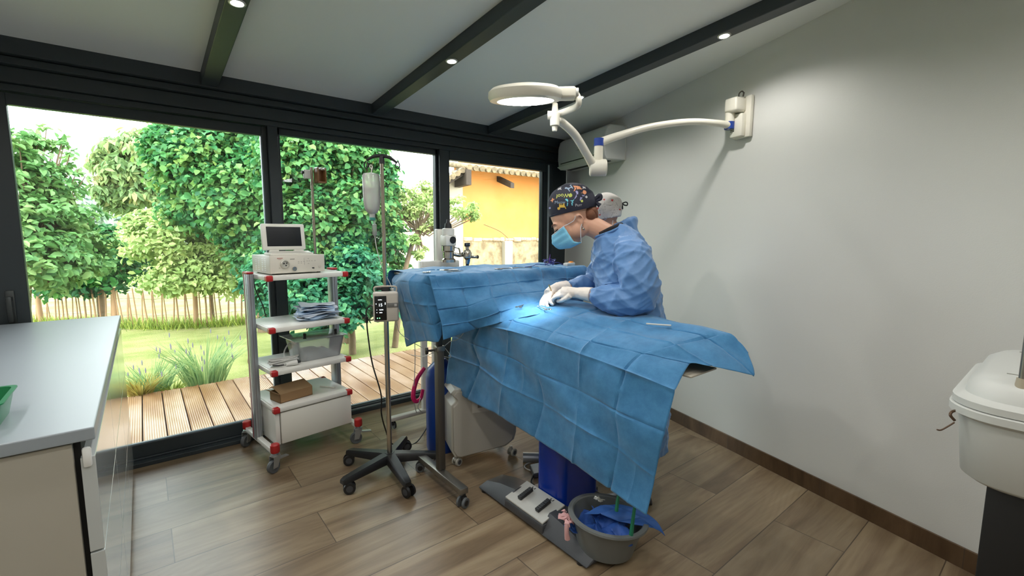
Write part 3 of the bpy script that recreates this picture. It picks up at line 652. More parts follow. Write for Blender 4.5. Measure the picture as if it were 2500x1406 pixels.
m = MB(); m.prism([(-1.30,0,1.36+dz),(0,0,1.36+dz),(0,0,2.75+dz),(-1.30,0,2.02+dz)], (0,.35,0)); m.box(-1.30,-.02,-.03,0,0,1.42+dz); m.build('pale_wall', PALE, barn, smooth=0)
m = MB(); m.box(-.02, 4.6, -.04, .35, 0, 1.32+dz); m.build('stone_base', STONE, barn, smooth=0)
m = MB()
rg2 = random.Random(5); x = -.02
while x < 4.6:
    w = rg2.uniform(.12, .3); m.rbox(x, x+w, -.09+rg2.uniform(0,.03), 0.0, 1.29+dz+rg2.uniform(-.01,.01), 1.37+dz+rg2.uniform(-.012,.014), .02, 1); x += w
m.build('ledge', stucco('ledge_tiles', srgb(176, 132, 104), srgb(206, 178, 150), 9.0, .6, 20), barn, smooth=0)
m = MB(); m.box(1.02, 1.24, -.16, -.04, 0, 1.30+dz); m.build('pilaster', mat('pale_pillar', srgb(176, 168, 154), .8), barn, smooth=0, bevel=.01)
# roof: front slope with eaves plus the sloping verge on the left
m = MB()
def slab(a, b, c, d, t=.07): 
    a, b, c, d = map(Vector, (a, b, c, d)); n = (b-a).cross(d-a).normalized()*t; m.prism([a, b, c, d], n)
slab((-.25,-.52,2.72+dz), (4.8,-.52,2.72+dz), (4.8,1.2,3.05+dz), (1.0,1.2,3.05+dz))
slab((-1.25,-.45,2.10+dz), (-.25,-.52,2.72+dz), (.35,.4,2.88+dz), (-.55,.4,2.30+dz))
m.build('roof', TILE, barn, smooth=0)
m = MB(); x = -.2
while x < 4.8:
    m.tube([(x, -.57, 2.77+dz), (x, -.2, 2.845+dz), (x+.1, .5, 2.975+dz)], .062, n=8); x += .155
x = 0
for i in range(9):
    t = i/9; m.tube([(-1.22+1.0*t, -.48-.05*t, 2.15+.62*t+dz), (-1.22+1.0*t+.35, 0.2, 2.27+.62*t+dz)], .055, n=8)
m.build('roof_tiles', TILE, barn, smooth=60)
for (x, z) in ((.95, 2.60), (3.2, 2.60)):
    m = MB(); m.prism([(x-.05,-.50,z-.16+dz),(x-.05,.05,z+.04+dz),(x-.05,.05,z+.16+dz),(x-.05,-.50,z-.05+dz)], (.10,0,0)); m.build('rafter_end', TIMB, barn, smooth=0)
m = MB(); m.prism([(-.30,-.60,2.42+dz),(-.20,.02,2.42+dz),(-.20,.02,2.78+dz),(-.30,-.60,2.72+dz)], (.12,0,0)); m.build('rafter_end', TIMB, barn, smooth=0)
m = MB(); m.prism([(-1.25,-.40,2.03+dz),(-.2,-.46,2.66+dz),(-.2,-.46,2.74+dz),(-1.25,-.40,2.11+dz)], (0,.1,0)); m.build('verge_board', TIMB, barn, smooth=0)
m = MB(); m.tube([(.5,-.06,1.66+dz),(.9,-.10,1.52+dz),(1.13,-.12,1.36+dz)], .006, n=5, sub=4); m.build('wall_wire', TIMB, barn)
# pale low shed seen left of the barn, with its dark roof edge
sh = thing('shed', 'pale rendered shed wall with a dark roof edge left of the barn', 'building', (4.2, 8.0, GZ))
m = MB(); m.prism([(-.72,0,0),(-.02,-.02,0),(-.02,-.02,2.0),(-.72,0,1.72)], (0,.3,0)); m.build('wall', PALE, sh, smooth=0)
m = MB(); m.box(-1.35,-.72,-.1,.5,1.26,1.34); m.build('roof_edge', TIMB, sh, smooth=0)
# ================================================================== LEFT COUNTER
GLOSSW = mat('glossy_white_front', srgb(190, 196, 196), .12, coat=.5)
WTOP = mat('white_laminate_top', srgb(148, 157, 164), .38)
WCARC = mat('white_laminate_side', srgb(176, 172, 160), .45)
cx0, cx1, cy0, cy1 = -.84, -.122, 1.50, 3.50
cb_ = thing('counter_cabinet', 'long white cabinet with glossy drawer fronts under the left window', 'cabinet', (0,0,0))
m = MB(); m.box(cx0, cx1-.044, cy0+.012, cy1, .06, .925); m.build('body', WCARC, cb_, smooth=0, bevel=.002)
m = MB(); m.box(cx0+.02, cx1-.075, cy0+.05, cy1-.02, 0, .06); m.build('plinth', mat('plinth_grey', srgb(120,120,118), .5), cb_, smooth=0)
m = MB(); m.box(cx1-.044, cx1-.030, cy0+.03, cy1, .07, .92); m.build('handle_channel', mat('black_gap', srgb(10,10,10), .7), cb_, smooth=0)
for j in range(3):
    ya = cy0+.01+j*(cy1-cy0-.01)/3; yb = ya+(cy1-cy0-.01)/3-.004
    for (za, zb) in ((.065, .345), (.350, .63), (.635, .885)):
        m = MB(); m.box(cx1-.032, cx1-.004, ya, yb, za, zb); m.build('drawer', GLOSSW, cb_, smooth=0, bevel=.0015)
m = MB(); m.rbox(cx1-.028, cx1-.010, cy0+.002, cy0+.016, .86, .912, .006); m.build('end_clip', mat('translucent_clip', srgb(230,232,230), .2), cb_)
m = MB(); m.box(cx0-.01, cx1, cy0, cy1, .930, .962); o = m.build('worktop', WTOP, smooth=0, bevel=.003); tag(o, 'wide pale worktop lying on the white cabinet at left', 'worktop')
GRN = mat('green_plastic', srgb(12, 122, 72), .35)
m = MB(); bm = bmesh.new()
def tray(m, x0, x1, y0, y1, z0, h, t=.004, flare=.012, r=.02):
    def rr(xa, xb, ya, yb, z, r, n=5):
        out = []
        for (cx, cy, a0) in ((xb-r, yb-r, 0), (xa+r, yb-r, 90), (xa+r, ya+r, 180), (xb-r, ya+r, 270)):
            for k in range(n+1): a = R(a0+90*k/n); out.append(Vector((cx+r*math.cos(a), cy+r*math.sin(a), z)))
        return out
    f = flare
    m.loft([rr(x0+f, x1-f, y0+f, y1-f, z0, r), rr(x0, x1, y0, y1, z0+h, r), rr(x0-t*1.5, x1+t*1.5, y0-t*1.5, y1+t*1.5, z0+h+.001, r), rr(x0-t*1.5, x1+t*1.5, y0-t*1.5, y1+t*1.5, z0+h+t, r),
            rr(x0+t, x1-t, y0+t, y1-t, z0+h+t, r), rr(x0+f+t, x1-f-t, y0+f+t, y1-f-t, z0+t, r)])
tray(m, -.47, -.293, 1.605, 1.79, .962, .062); o = m.build('green_tray', GRN, smooth=40); tag(o, 'green plastic tray on the left worktop, cut by the frame', 'tray')

# ================================================================== EQUIPMENT TROLLEY
tr = thing('equipment_trolley', 'white four-tier wheeled equipment trolley with red corner caps', 'trolley', (.565, 3.005, 0), R(8.0))
# local: x to the right (0..0.5), y to the back (0..0.5)
W_, D_ = .50, .43
def castor(parent, name, x, y, rad, col_w, zt, ang=0, twin=False, brake=False, w=.026, metalm=ALU):
    """swivel castor whose wheel touches z=0 and whose stem reaches zt"""
    M = Matrix.Translation((x, y, 0)) @ Matrix.Rotation(ang, 4, 'Z'); off = rad*.45
    st = MB(); s0 = 0
    if twin:
        st.cyl((0,0,rad*1.5), (0,0,zt), .009, n=12); st.rbox(-rad*.55, rad*.2+off, -w*.5, w*.5, rad*1.15, rad*1.95, rad*.28)
        st.xform(M); a = st.build(name, metalm, parent)
        m = MB()
        for s in (-1, 1):
            m.cyl((off, s*w*.62, rad), (off, s*w*1.25, rad), rad, rad*.93, n=24)
        m.xform(M); m.build('wheel', col_w, a)
        m = MB()
        for s in (-1, 1): m.cyl((off, s*w*1.25, rad), (off, s*w*1.32, rad), rad*.55, n=20)
        m.xform(M); m.build('hub', BLK if col_w is RUB else DGREY, a)
    else:
        st.cyl((0,0,zt-.02), (0,0,zt), .014, n=16); st.cyl((0,0,zt-.028), (0,0,zt-.016), .026, n=20)
        for s in (-1, 1):
            pts = [(-.022, s*w*.72, zt-.024), (.026, s*w*.72, zt-.024), (off+.016, s*w*.72, rad*.85), (off-.016, s*w*.72, rad*.85)]
            st.prism(pts, (0, s*.0028, 0))
        st.box(-.022, .026, -w*.74, w*.74, zt-.027, zt-.0235)
        if brake: st.prism([(-.02, -w*.5, zt-.045), (-.085, -w*.5, zt-.055), (-.085, -w*.5, zt-.061), (-.02, -w*.5, zt-.056)], (0, w, 0))
        st.xform(M); a = st.build(name, metalm, parent, smooth=35)
        m = MB(); q = [(rad*.55, -w*.45), (rad*.80, -w*.45), (rad*.93, -w*.5), (rad, -w*.3), (rad, w*.3), (rad*.93, w*.5), (rad*.80, w*.45), (rad*.55, w*.45)]
        m.lathe(q, (off, 0, rad), (0, 1, 0), n=32); m.xform(M); m.build('wheel', col_w, a)
        m = MB(); m.lathe([(0.001, -w*.5), (.010, -w*.5), (.012, -w*.42), (rad*.70, -w*.36), (rad*.72, 0), (rad*.70, w*.36), (.012, w*.42), (.010, w*.5), (0.001, w*.5)], (off, 0, rad), (0, 1, 0), n=28); m.xform(M)
        m.build('hub', mat('castor_hub_grey', srgb(150,150,144), .5), a)
    return a
for z, nm in ((1.165, 'shelf'), (.850, 'shelf'), (.585, 'shelf'), (.352, 'shelf')):
    m = MB(); m.rbox(.012, W_-.012, .012, D_-.012, z, z+.024, .003); m.rbox(0.03, W_-.03, -.0, .016, z-.004, z+.024, .003); m.rbox(0.03, W_-.03, D_-.016, D_, z-.004, z+.024, .003)
    m.rbox(-.0, .016, .03, D_-.03, z-.004, z+.024, .003); m.rbox(W_-.016, W_, .03, D_-.03, z-.004, z+.024, .003); s = m.build(nm, WHITE, tr)
    for (ax, ay) in ((0,0), (W_,0), (0,D_), (W_,D_)):
        m = MB(); sx = 1 if ax == 0 else -1; sy = 1 if ay == 0 else -1
        m.rbox(min(ax-sx*.006, ax+sx*.032), max(ax-sx*.006, ax+sx*.032), min(ay-sy*.006, ay+sy*.034), max(ay-sy*.006, ay+sy*.034), z-.009, z+.027, .007, 3); m.build('corner_cap', RED, s)
UPM = mat('upright_anodised', srgb(172, 180, 186), .35, metal=.6)
for ax in (-.040, W_+.002):
    m = MB(); m.rbox(ax, ax+.038, D_*.52, D_*.52+.085, .115, 1.19, .006); u = m.build('upright', UPM, tr)
    for k in range(2):
        m = MB(); y = D_*.52+.02+k*.035
        m.box(ax+(-.0012 if ax < 0 else .0375), ax+(.0005 if ax < 0 else .0392), y, y+.010, .12, 1.188); m.build('groove', mat('upright_red_strip', srgb(150,60,66), .5) if (k and ax < 0) else mat('groove_grey', srgb(140,146,150), .5), u)
    m = MB(); m.box(ax+.010, ax+.018, D_*.52-.001, D_*.52+.001, .12, 1.188); m.box(ax+.026, ax+.028, D_*.52-.001, D_*.52+.001, .12, 1.188); m.build('groove', mat('upright_shadow_line', srgb(130,130,134), .5), u)
    m = MB(); m.rbox(ax-.001, ax+.039, D_*.52-.001, D_*.52+.086, 1.19, 1.203, .004); m.build('end_cap', RED, u)
# base rails, castors
for ax in (-.022, W_+.022):
    m = MB(); m.rbox(ax-.016, ax+.016, -.03, D_+.03, .108, .138, .004); m.build('base_rail', WHITE, tr)
    for ay in (-.035, D_+.04):
        cpp = MB(); cpp.lathe([(.0, .175), (.021, .175), (.026, .170), (.027, .13), (.024, .122), (0, .122)], (ax, ay, 0), n=24); cpp.build('rail_cap', RED, tr)
        castor(tr, 'castor', ax, ay, .040, RUB, .128, ang=R(200 if (ay < 0 and ax < 0) else (165 if ay < 0 else 215)), brake=(ay < 0))
m = MB(); m.rbox(0, W_, .30, .33, .112, .134, .003); m.build('cross_rail', WHITE, tr)
# drawer box under the lowest shelf
m = MB(); m.rbox(.008, W_-.008, .03, D_-.03, .135, .345, .004); dr = m.build('drawer_unit', WHITE, tr)
m = MB(); m.rbox(.035, W_-.004, .004, .031, .142, .340, .004); m.build('drawer_front', WPLAST, dr)
m = MB(); m.rbox(.004, .03, .01, .031, .14, .345, .003); m.build('side_strip', WHITE, dr)
# pole with bracket at the trolley's back right
POLEM = mat('chrome_pole', srgb(190, 180, 165), .2, metal=1)
m = MB(); m.cyl((W_-.03, D_-.02, 1.19), (W_-.03, D_-.02, 1.905), .0095, n=16); pp = m.build('side_pole', POLEM, tr)
m = MB(); m.cyl((W_-.03, D_-.02, 1.19), (W_-.03, D_-.02, 1.245), .0155, n=16); m.build('pole_foot', CREAM, pp)
m = MB(); m.rbox(W_+.0, W_+.022, D_-.03, D_-.01, 1.20, 1.225, .004); m.build('clamp_knob', BLK, pp)
m = MB(); x0 = W_-.022; y0 = D_-.045
m.rbox(x0, x0+.066, y0, y0+.012, 1.795, 1.90, .003); m.rbox(x0, x0+.010, y0-.05, y0+.01, 1.795, 1.90, .003); m.rbox(x0+.056, x0+.066, y0-.05, y0+.01, 1.795, 1.90, .003)
m.rbox(x0, x0+.066, y0-.05, y0+.01, 1.795, 1.806, .003); br = m.build('holder_bracket', mat('brown_plastic_holder', srgb(140, 100, 62), .4), pp)
m = MB()
for k in range(3): m.cyl((x0+.008+k*.025, y0-.045, 1.895), (x0+.008+k*.025, y0+.005, 1.895), .009, n=12)
m.build('bracket_clip', WPLAST, br)
m = MB(); m.rbox(W_-.085, W_-.04, D_-.03, D_-.005, 1.825, 1.885, .004); m.build('side_block', WPLAST, pp)
m = MB(); m.cyl((W_-.10, D_-.018, 1.866), (W_-.082, D_-.018, 1.866), .010, n=12); m.build('clamp_knob', BLK, pp)

def on_trolley(name, label, cat, x, y, z, rz=0.0):
    M = Matrix.Translation(tr.location) @ Matrix.Rotation(tr.rotation_euler[2], 4, 'Z'); p = M @ Vector((x, y, z))
    return thing(name, label, cat, p, tr.rotation_euler[2]+rz)
# base unit
cu_ = on_trolley('camera_control_unit', 'white boxy control unit with round sockets on the top trolley shelf', 'medical device', .035, .045, 1.1905)
m = MB(); m.rbox(0, .335, .012, .31, .006, .115, .004); u = m.build('housing', WPLAST, cu_)
m = MB(); m.rbox(.0, .335, 0, .014, .008, .118, .004); fp_ = m.build('front_panel', mat('unit_front', srgb(214, 210, 198), .4), cu_)
for fx in (.03, .305):
    for fy in (.03, .28):
        m = MB(); m.cyl((fx, fy, -.0005), (fx, fy, .008), .012, n=12); m.build('foot', BLK, cu_)
m = MB()
for c in range(4):
    for r_ in range(7): m.rbox(-.0012, .002, .07+c*.045+(0.02 if c > 1 else 0), .092+c*.045+(0.02 if c > 1 else 0), .022+r_*.0115, .027+r_*.0115, .001, 1)
m.build('vent_slots', mat('slot_light', srgb(240, 243, 245), .5), u)
m = MB(); m.lathe([(.0, -.001), (.026, -.001), (.027, -.007), (.022, -.012), (.020, -.012), (.018, -.006), (0, -.006)], (.085, 0, .064), (0, 1, 0), n=28); k = m.build('round_socket', mat('socket_ring', srgb(200,198,186), .3, metal=.3), fp_)
m = MB(); m.cyl((.078, -.0062, .068), (.078, -.0082, .068), .0045, n=10); m.cyl((.09, -.0062, .056), (.09, -.0082, .056), .004, n=10); m.cyl((.094, -.0062, .07), (.094, -.0082, .07), .004, n=10); m.build('pins', BLK, k)
m = MB(); m.lathe([(.0, -.001), (.0125, -.001), (.0125, -.010), (.007, -.010), (.006, -.005), (0, -.005)], (.140, 0, .033), (0, 1, 0), n=24); m.build('small_socket', CHROME, fp_)
m = MB(); m.rbox(.251, .266, -.002, .001, .030, .036, .001, 1); m.build('usb_port', BLK, fp_)
m = MB()
for k in range(7): m.box(.042+.0048*k, .0455+.0048*k, -.0008, .0, .0985, .1025)
for k in range(4): m.box(.050+.0045*k, .0532+.0045*k, -.0008, .0, .0925, .0940)
m.build('red_lettering', mat('print_red', srgb(170, 70, 60), .5), fp_, smooth=0)
m = MB()
for k in range(6): m.box(.118+.0046*k, .1215+.0046*k, -.0008, .0, .0905, .0945+.0012*(k%2))
for q, (x_, z_) in enumerate(((.165, .075), (.182, .075), (.198, .075), (.165, .066), (.182, .066), (.218, .078), (.232, .078), (.248, .078), (.268, .078), (.226, .093), (.226, .060), (.258, .026), (.05, .04))):
    m.box(x_, x_+.008, -.0008, .0, z_, z_+.0018)
m.box(.2035, .2040, -.0008, .0, .055, .098); m.build('printed_marks', mat('print_grey', srgb(128, 126, 120), .5), fp_, smooth=0)
m = MB(); m.lathe([(0,-.0005), (.009,-.0005), (.009,-.002), (0,-.003)], (.300, 0, .040), (0,1,0), n=20); m.build('power_button', mat('pale_button', srgb(196,192,182), .4), fp_)
# monitor
mo = on_trolley('monitor', 'white-framed flat monitor with black screen on top of the control unit', 'monitor', .062, .13, 1.3065, R(-6))
m = MB(); m.rbox(0, .255, -.03, .125, 0, .014, .004); m.add([(.01,-.03,.0141),(.245,-.03,.0141),(.245,.05,.024),(.01,.05,.024),(.01,.05,.0141),(.245,.05,.0141)], [(0,1,2,3),(0,3,4),(1,5,2),(3,2,5,4)]); m.build('base', WPLAST, mo)
T_ = Matrix.Translation((0, .06, .02)) @ Matrix.Rotation(R(-8), 4, 'X')
m = MB(); m.rbox(-.018, .238, 0, .030, .012, .178, .007); m.xform(T_); sc1 = m.build('bezel', WPLAST, mo)
m = MB(); m.box(.009, .213, -.0012, .004, .034, .158); m.xform(T_); m.build('screen', mat('dark_screen', srgb(20, 24, 30), .18), sc1, smooth=0)
m = MB(); m.rbox(.02, .075, .004, .026, -.004, .016, .003); m.rbox(.165, .225, .004, .026, -.004, .016, .003); m.xform(T_); m.build('hinge', WPLAST, mo)
# wrapped drapes stack
PAPW = mat('pale_blue_wrap', srgb(214, 224, 236), .7, bump=.1, bscale=60); PAPB = mat('blue_wrap_paper', srgb(176, 200, 226), .7)
def crumple(name, w, d, h, seed, mt, parent=None, curl=.02, n=18):
    V = []; F = []; rs = random.Random(seed)
    for j in range(n+1):
        for i in range(n+1):
            u, v = i/n, j/n; e = max(abs(u-.5), abs(v-.5))*2
            jag = 1+.09*nz((u*7, v*7, seed))*(e > .95)
            z = h*nz((u*2.2, v*2.2, seed*1.7))+h*.5*nz((u*5, v*5, seed*2.9))+curl*max(0, e-.6)**2*4*(nz((u*1.5, v*1.5, seed*.37))*2)
            V.append(((u-.5)*w*jag, (v-.5)*d*jag, z))
    for j in range(n):
        for i in range(n): a = j*(n+1)+i; F.append((a, a+1, a+n+2, a+n+1))
    m = MB(); m.add(V, F); o = m.build(name, mt, parent, smooth=25, fix=False)
    s = o.modifiers.new('t', 'SOLIDIFY'); s.thickness = .0018; s.offset = 0; return o
lbl = ['bottom sheet of the pile of pale wrapped drapes on the second shelf', 'pale folded drape second from the bottom of the shelf pile', 'middle folded drape in the pile on the second shelf', 'pale blue folded drape just under the top of the shelf pile', 'crumpled topmost drape of the pile on the second shelf']
for k in range(5):
    t = on_trolley('folded_drape', lbl[k], 'folded drape', .345+.01*math.sin(k*2.1), .15+.012*math.cos(k*1.7), .893+.019*k, R(-12+13*math.sin(k*2.4)))
    t['group'] = 'pile of folded drapes on the trolley'
    crumple('upper_sheet', .26-.012*k, .20-.008*k, .011, k+3, PAPW if k != 2 else PAPB, t); o = crumple('under_sheet', .24-.01*k, .19-.008*k, .006, k+23, PAPB if k != 2 else PAPW, t); o.location = (0, 0, -.008)
cl_ = on_trolley('forceps', 'silver ring-handled forceps poking out of the drape pile', 'instrument', .235, .13, .888, R(15))
m = MB()
for s in (-1, 1):
    m.tube([(-.02, s*.010, .012), (-.006, s*.020, .012), (.008, s*.010, .012), (-.006, s*.002, .012), (-.02, s*.010, .012)], .003, n=8, sub=4)
    m.tube([(.006, s*.008, .012), (.05, s*.002, .010), (.11, -s*.001, .009)], .0028, n=8)
m.build('body', CHROME, cl_)
# clear box with lid
PC = clear('frosted_clear_plastic', (.93, .96, .98, 1), opac=.30, rough=.12, body=(.94, .97, .99, 1))
bx = on_trolley('plastic_box', 'translucent plastic storage box with a loose lid on the third shelf', 'storage box', .19, .07, .6102)
m = MB(); tray(m, 0, .315, 0, .25, 0, .135, t=.003, flare=.022, r=.03); m.build('tub', PC, bx, smooth=40)
m = MB(); m.rbox(-.025, .325, -.01, .262, .141, .147, .0028); lid = m.build('lid', PC, bx)
for x_ in (.055, .265):
    m = MB(); m.lathe([(0, 0), (.011, 0), (.008, .012), (.010, .03), (.007, .034), (0, .034)], (x_, .04, .148), n=16); m.build('knob', BLK, bx)
m = MB(); m.rbox(.07, .17, .06, .18, .01, .06, .01); m.rbox(.19, .25, .06, .16, .008, .035, .01); o = m.build('contents', mat('pale_contents', srgb(210, 216, 220), .6), bx)
# coiled white cable with plug
CAB = mat('white_cable', srgb(214, 214, 210), .45)
cbl = on_trolley('coiled_power_cable', 'bundled white power cable with plug beside the plastic box', 'cable', .09, .10, .6102)
m = MB(); rs = random.Random(4)
for k in range(9):
    pts = []; zo = .012+.0065*(k//2)+rs.uniform(0,.004); a = .085+rs.uniform(-.008,.008); b = .022+rs.uniform(-.006,.008); ph = rs.uniform(-.2,.2)
    for i in range(17):
        t = 2*PI*i/16; pts.append((.02+a*math.cos(t)*math.cos(ph)-b*math.sin(t)*math.sin(ph), .02+a*math.cos(t)*math.sin(ph)+b*math.sin(t), zo+.004*math.sin(2*t+k)))
    m.tube(pts, .0042, n=8, sub=2)
m.tube([(.04,.05,.02),(.06,.11,.06),(.10,.14,.10),(.14,.16,.11)], .0042, n=8, sub=5); m.build('cable', CAB, cbl)
m = MB(); m.tube([(.01,-.045,.016),(.045,-.048,.018),(.075,-.048,.018)], [.009,.014,.017], n=14); m.build('plug', CAB, cbl)
m = MB(); m.cyl((.076,-.048,.018), (.096,-.048,.018), .010, .008, n=12); m.build('plug_pins', BLK, cbl)
m = MB(); m.tube([(-.06,-.02,.02),(-.03,-.035,.015),(.0,-.035,.014)], .004, n=8, sub=3); m.build('black_lead', BLK, cbl)
# thin lead hanging at the front of the post and black lead behind
m = MB(); m.tube([(.02, .3, 1.16), (.04, .34, 1.08), (.09, .38, .97), (.10, .36, .89)], .0035, n=8, sub=5); m.build('lead', BLK, tr)
m = MB(); m.tube([(-.02,.03,.60),(-.045,.05,.585),(-.03,.04,.570),(.05,.0,.583),(.06,-.01,.584)], .0013, n=6, sub=6); m.build('thin_loop', CAB, tr)
# cardboard box
cbx = on_trolley('cardboard_box', 'brown cardboard box lying open on the lowest trolley shelf', 'box', .06, .07, .3772, R(7))
CARD = mat('cardboard', srgb(150, 118, 82), .8, vary=.08, vscale=8)
m = MB(); t = .004; w, d, h = .215, .13, .058
m.box(0,w,0,d,0,t); m.box(0,w,0,t,0,h); m.box(0,w,d-t,d,0,h); m.box(0,t,0,d,0,h); m.box(w-t,w,0,d,0,h); m.build('tub', CARD, cbx, smooth=0)
m = MB(); m.prism([(0,0,h),(w,0,h),(w,.10,h+.030),(0,.10,h+.030)], (0,0,.003)); m.prism([(0,.10,h+.030),(w,.10,h+.030),(w,d+.01,h+.012),(0,d+.01,h+.012)], (0,0,.003)); m.build('lid_flap', mat('cardboard_inside', srgb(170, 140, 104), .8), cbx, smooth=0)
m = MB(); m.prism([(0,.0,h),(-.028,.0,h+.014),(-.028,d,h+.014),(0,d,h)], (0,0,.003)); m.build('side_flap', CARD, cbx, smooth=0)
rod = on_trolley('white_rod', 'thin white rod lying along the right of the lowest shelf', 'rod', .43, .10, .3772, R(28))
m = MB(); m.tube([(0,0,.006),(0,.12,.006)], .005, n=10); m.build('rod', WPLAST, rod)

# ================================================================== DRIP STAND
iv = thing('drip_stand', 'chrome drip stand on a black five-legged base, in front of the trolley', 'drip stand', (1.085, 2.522, 0), R(0))
for k in range(5):
    a = R(48+72*k); d = Vector((math.cos(a), math.sin(a), 0))
    s = d.cross(Vector((0,0,1)))
    def sec(r, w, zt, zb): c = d*r; return [c+s*w*.35+Vector((0,0,zt)), c-s*w*.35+Vector((0,0,zt)), c-s*w*.5+Vector((0,0,zt-.012)), c-s*w*.5+Vector((0,0,zb)), c+s*w*.5+Vector((0,0,zb)), c+s*w*.5+Vector((0,0,zt-.012))]
    m = MB(); m.loft([sec(.0, .070, .132, .078), sec(.06, .066, .128, .078), sec(.27, .048, .102, .066), sec(.30, .044, .098, .062), sec(.318, .036, .090, .066)]); lg = m.build('leg', BLK, iv, smooth=40)
    castor(lg, 'castor', d.x*.290, d.y*.290, .034, BLK, .075, ang=a+R((-60,40,150,20,-100)[k]), twin=True, w=.020, metalm=BLK)
m = MB(); m.cyl((0,0,.07), (0,0,.132), .030, .026, n=24); m.build('hub', BLK, iv)
m = MB(); m.cyl((0,0,.128), (0,0,1.0), .0145, n=24); m.build('lower_pole', CHROME, iv)
m = MB(); m.cyl((0,0,.96), (0,0,1.863), .0105, n=24); m.build('upper_pole', POLEM, iv)
m = MB(); m.lathe([(0,.96),(.019,.96),(.020,.99),(.014,1.0),(0,1.0)], n=20); m.build('collar', BLK, iv)
u = Vector((.78, -.62, 0)).normalized()      # hook bar direction: across the view
m = MB(); m.cyl((0,0,1.875), (0,0,1.915), .016, .013, n=16); HKZ = Matrix.Translation((0,0,-.042))
m.tube([u*-.085+Vector((0,0,1.893)), u*-.045+Vector((0,0,1.914)), Vector((0,0,1.918)), u*.045+Vector((0,0,1.908)), u*.085+Vector((0,0,1.880))], [.006,.009,.011,.009,.006], n=10, sub=4)
for s_ in (-1, 1):
    c = u*(s_*.088); m.tube([c+Vector((0,0,1.89)), c+u*(s_*.012)+Vector((0,0,1.868)), c+u*(s_*.002)+Vector((0,0,1.848)), c-u*(s_*.012)+Vector((0,0,1.862)), c-u*(s_*.006)+Vector((0,0,1.884))], .0035, n=8, sub=4)
m.xform(HKZ); m.build('hook_bar', BLK, iv)
# infusion bottle
BP = clear('infusion_bottle_plastic', (.93, .93, .92, 1), opac=.45, rough=.15, body=(.97, .96, .94, 1))
LQ = clear('saline', (.93, .94, .93, 1), opac=.25, rough=.02, body=(.84, .84, .82, 1))
bc = Vector((1.085, 2.522, 0))+u*-.062
BS = Matrix.Translation((0,0,.132)) @ Matrix.Diagonal((1.06,1.06,.91,1))
bo = thing('infusion_bottle', 'hanging translucent infusion bottle on the drip stand hook', 'infusion bottle', (bc.x, bc.y, 0))
m = MB(); m.lathe([(0,1.812),(.018,1.812),(.040,1.808),(.0475,1.795),(.0475,1.70),(.046,1.64),(.040,1.595),(.028,1.572),(.016,1.562),(.015,1.535),(0,1.535)], n=32, sx=1, sy=.72); m.xform(BS); m.build('flask', BP, bo)
m = MB(); m.lathe([(0,1.720),(.0445,1.720),(.0445,1.70),(.043,1.64),(.037,1.598),(.025,1.576),(.012,1.566),(0,1.565)], n=28, sx=1, sy=.70); m.xform(BS); m.build('liquid', LQ, bo)
m = MB(); m.tube([(0,0,1.812),(.004,0,1.835),(-.006,0,1.850),(.0,0,1.862),(.008,0,1.85),(.002,0,1.83)], .003, n=8, sub=3); m.xform(BS); m.build('hanger_loop', WPLAST, bo)
m = MB(); m.lathe([(0,1.540),(.016,1.540),(.016,1.524),(.008,1.520),(0,1.520)], n=16); m.xform(BS); m.build('cap', mat('teal_cap', srgb(60,140,130), .4), bo)
m = MB(); m.lathe([(0,1.520),(.006,1.520),(.006,1.500),(.012,1.495),(.012,1.435),(.006,1.425),(0,1.425)], (.01,0,0), n=16); m.xform(BS); m.build('drip_chamber', clear('clear_tube_plastic', (.9,.92,.92,1), opac=.3, rough=.1, body=(.85,.87,.86,1)), bo)
m = MB()
m.tube([(.01,0,1.43),(.02,0,1.34),(.045,-.01,1.22),(.085,-.03,1.10),(.10,-.035,1.0),(.098,-.035,.93)], .0023, n=8, sub=6)
m.tube([(.098,-.035,.90),(.105,-.045,.85),(.13,-.06,.78),(.24,-.16,.68),(.33,-.24,.64),(.31,-.22,.70)], .002, n=8, sub=6); m.xform(BS); m.build('line', mat('clear_line', srgb(206,208,204), .2), bo)
m = MB(); m.cyl((.088,-.03,1.09), (.096,-.034,1.03), .011, .010, n=14); m.xform(BS); m.build('roller_clamp', WPLAST, bo)
# infusion pump on the pole
F_ = Vector((-.38, -.925, 0)).normalized()      # front normal, towards the room
ang = math.atan2(F_.x, -F_.y)                  # rotation so that local -y faces F_
pu = thing('infusion_pump', 'small grey-white infusion pump with lit display clamped on the drip stand', 'infusion pump', (1.085+F_.x*.05, 2.522+F_.y*.05, .945), ang)
GW = mat('pump_grey_white', srgb(192, 186, 176), .42)
m = MB(); m.rbox(-.070, .070, -.030, .028, 0, .170, .012, 3); m.build('housing', GW, pu)
m = MB(); m.rbox(-.062, .004, -.0325, -.025, .010, .150, .004); dsp = m.build('display', mat('pump_display_black', srgb(18, 20, 24), .2), pu)
GLOW = emis('display_glow', (.85, .95, 1, 1), 1.2)
m = MB()
put_text(m, '15', .024, (-.030, -.0329, .098), (1,0,0), (0,0,1)); [m.box(x_, x_+w_, -.0329, -.0325, z_, z_+h_) for x_, w_, z_, h_ in ((-.042,.004,.126,.004),(-.037,.005,.126,.0035),(-.031,.003,.126,.005),(-.027,.006,.126,.0035),(-.036,.004,.069,.005),(-.031,.005,.069,.004),(-.025,.004,.069,.005),(-.020,.005,.069,.0045),(-.036,.004,.053,.005),(-.031,.004,.053,.005),(-.026,.005,.053,.0045),(-.052,.004,.070,.003),(-.052,.004,.054,.004))]
m.box(-.055,-.051,-.0329,-.0325,.103,.108); m.box(-.006,-.002,-.0329,-.0325,.100,.112); m.build('display_figures', GLOW, dsp, smooth=0)
